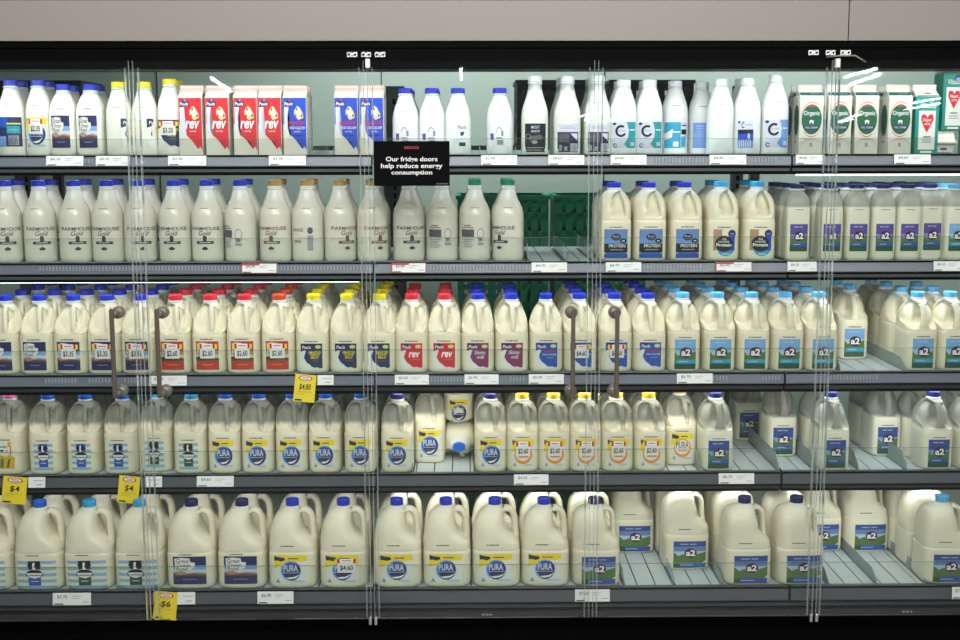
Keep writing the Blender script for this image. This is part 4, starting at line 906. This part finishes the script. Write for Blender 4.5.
for px, w, si, pr, wh in ((306.5, 21, 2, '$4.80', 'below the first yellow-capped jug, middle shelf rail'), (17, 24, 3, '$4', 'at the far left of the fourth shelf rail'), (131, 21, 3, '$4', 'left of door gap, fourth shelf rail'), (167.5, 23, 4, '$6', 'below the first navy-capped large jug')):
    ticket(px, w, si, pr, 'y', f'yellow special price ticket {wh}')

# ------------------------------------------------------------------ crates and cartons in the cool room behind
M_green = mat('green crate plastic', (14, 160, 120), .4)
M_crd = mat('dark crate plastic', (30, 28, 38), .45)
def crate(m, w=.36, d=.3, h=.28):
    r = empty('crate')
    t = .012
    mb = MB()
    for s in (-1, 1):   # long sides with window slots
        y = s*(d/2-t/2)
        for z0, z1 in ((0, .05), (h*.42, h*.5), (h*.68, h*.76), (h-.03, h)): mb.box(-w/2, w/2, y-t/2, y+t/2, z0, z1, m)
        for k in range(9):
            x = -w/2+.012+k*(w-.024)/8; mb.box(x-.0135, x+.0135, y-t/2, y+t/2, 0, h, m)
        x = s*(w/2-t/2)
        for z0, z1 in ((0, .05), (h*.42, h*.5), (h-.03, h)): mb.box(x-t/2, x+t/2, -d/2+t, d/2-t, z0, z1, m)
        for k in range(6):
            y2 = -d/2+.03+k*(d-.06)/5; mb.box(x-t/2, x+t/2, y2-.008, y2+.008, 0, h, m)
    mb.box(-w/2, w/2, -d/2, d/2, 0, .008, m); mb.build('basket', r)
    mb = MB(); mb.box(-w/2-.008, w/2+.008, -d/2-.008, -d/2+.004, h-.014, h+.002, m); mb.box(-w/2-.008, w/2+.008, d/2-.004, d/2+.008, h-.014, h+.002, m)
    mb.box(-w/2-.008, -w/2+.004, -d/2, d/2, h-.014, h+.002, m); mb.box(w/2-.004, w/2+.008, -d/2, d/2, h-.014, h+.002, m); mb.build('rim', r)
    return r
pg = crate(M_green); pk = crate(M_crd); used = {}
def putc(p, x, y, z, lab, grp):
    o = p if p.name not in used else copy_tree(p); used[p.name] = 1; o.location = (x, y, z); tag(o, lab, 'crate', grp)
for j, (x, n) in enumerate(((.16, 5), (.55, 5))):
    for k in range(n): putc(pg, x, 1.2, .0+.285*k+.0, f"green crate behind the empty lanes, {['left', 'right'][j]} stack, {ORD[k+1]} from floor", 'green crates in the cool room')
rk = empty('storage_rack', (.2, 1.75, 0)); tag(rk, 'dark steel storage rack in the cool room behind the shelves', 'rack')
mb = MB(); mb.box(-2.1, 1.1, -.2, .2, 1.60, 1.62, M_dark); mb.build('rack_board', rk)
for x in (-2.08, 1.08):
    for y in (-.18, .18): mb = MB(); mb.box(x-.02, x+.02, y-.02, y+.02, 0, 1.6, M_dark); mb.build('leg', rk)
for j, x in enumerate((.42, .83, -1.84)):
    putc(pk, x, 1.75, 1.6205, f"dark crate high behind the top shelf bottles, {['left of two', 'right of two', 'far left'][j]}", 'dark crates in the cool room')

# ------------------------------------------------------------------ light
def area(name, loc, rot, sx, sy, power, col=(1, 1, 1), spread=None):
    l = bpy.data.lights.new(name, 'AREA'); l.shape = 'RECTANGLE'; l.size = sx; l.size_y = sy; l.energy = power; l.color = col
    if spread: l.spread = spread
    o = bpy.data.objects.new(name, l); C.objects.link(o); o.location = loc; o.rotation_euler = rot; return o
COOL = (.97, 1., .99); WARM = (1., .985, .955)
for si in range(4):
    for bi, (a, b, bn) in enumerate(BAYS):
        hh = HH[si]; b = min(b, 2.2)
        pw = LEDP[si][bi]
        area('shelf_led', ((a+b)/2, YF[si]+.066, SZ[si]-hh-HB[si]-.003), (math.radians(22), 0, 0), (b-a)-.1, .02, pw, COOL if si != 2 or bi != 1 else (1, .97, .82))
area('canopy_led', (.1, .13, zh-.004), (math.radians(25), 0, 0), 4.2, .03, 7, COOL)
area('cool_room_lamp', (-.2, 1.55, 2.5), (math.radians(15), 0, 0), 1.4, .3, 18, COOL)
area('cool_room_lamp', (1.6, 1.55, 2.5), (math.radians(15), 0, 0), 1.4, .3, 18, COOL)
area('store_ceiling_lamp', (-.6, -3.2, 3.6), (math.radians(48), 0, 0), 3.5, 1.4, 120, WARM)
area('store_ceiling_lamp', (1.4, -5.2, 3.4), (math.radians(62), 0, 0), 4.5, 1.2, 165, WARM)
M_lamp = mat('fluorescent tube', (255, 255, 255), .4, emit=(250, 252, 255), estr=110.)
k = 0
for (ax, ay), (bx, by) in (((845, 78), (876.5, 69.5)), ((849, 86), (880, 75)), ((910, 104), (939, 99)), ((905, 110), (939, 104)), ((845, 119), (860.5, 115)), ((840, 122.5), (851.5, 120)), ((211.5, 79), (231, 92)), ((461, 70), (461.5, 80)), ((581, 117), (589, 114.5)), ((585, 121), (593, 118)), ((604, 123), (612, 120))):
    pts = []
    for px_, py_ in ((ax, ay), (bx, by)):
        a = at(px_, py_, -.022); d = a-CAM; d.y = -d.y; t = (3.15-a.z)/d.z; pts.append(a+d*t)
    p0, p1 = pts; c_ = (p0+p1)/2; L = (p1-p0).length; wd = .0012*(c_-CAM).length
    r = empty('ceiling_tube_lamp', c_, math.atan2(p1.y-p0.y, p1.x-p0.x)); k += 1
    tag(r, 'fluorescent ceiling tube far down the store, seen as a streak in the glass', 'ceiling lamp', 'fluorescent tubes of the store ceiling')
    mb = MB(); mb.box(-L/2, L/2, -wd, wd, 0, .04, M_lamp); mb.build('tube', r)
    mb = MB(); mb.box(-L/2, L/2, -wd*1.5, wd*1.5, .042, .08, INK['off']); mb.build('batten', r)
w = bpy.data.worlds.new('w'); SC.world = w; w.use_nodes = True
w.node_tree.nodes['Background'].inputs[0].default_value = (.95, .97, 1, 1); w.node_tree.nodes['Background'].inputs[1].default_value = .04

# ------------------------------------------------------------------ camera & colour
cam = bpy.data.cameras.new('camera'); co = bpy.data.objects.new('camera', cam); C.objects.link(co); SC.camera = co
cam.sensor_width = 36; cam.lens = F/960*36; cam.clip_end = 200
Mx = Matrix((r2, u2, -fwd)).transposed().to_4x4(); Mx.translation = CAM; co.matrix_world = Mx
SC.view_settings.view_transform = 'Standard'; SC.view_settings.look = 'None'; SC.view_settings.gamma = 1; SC.view_settings.exposure = 0.
SC.view_settings.use_curve_mapping = False
SC.cycles.transparent_max_bounces = 32; SC.cycles.max_bounces = 8
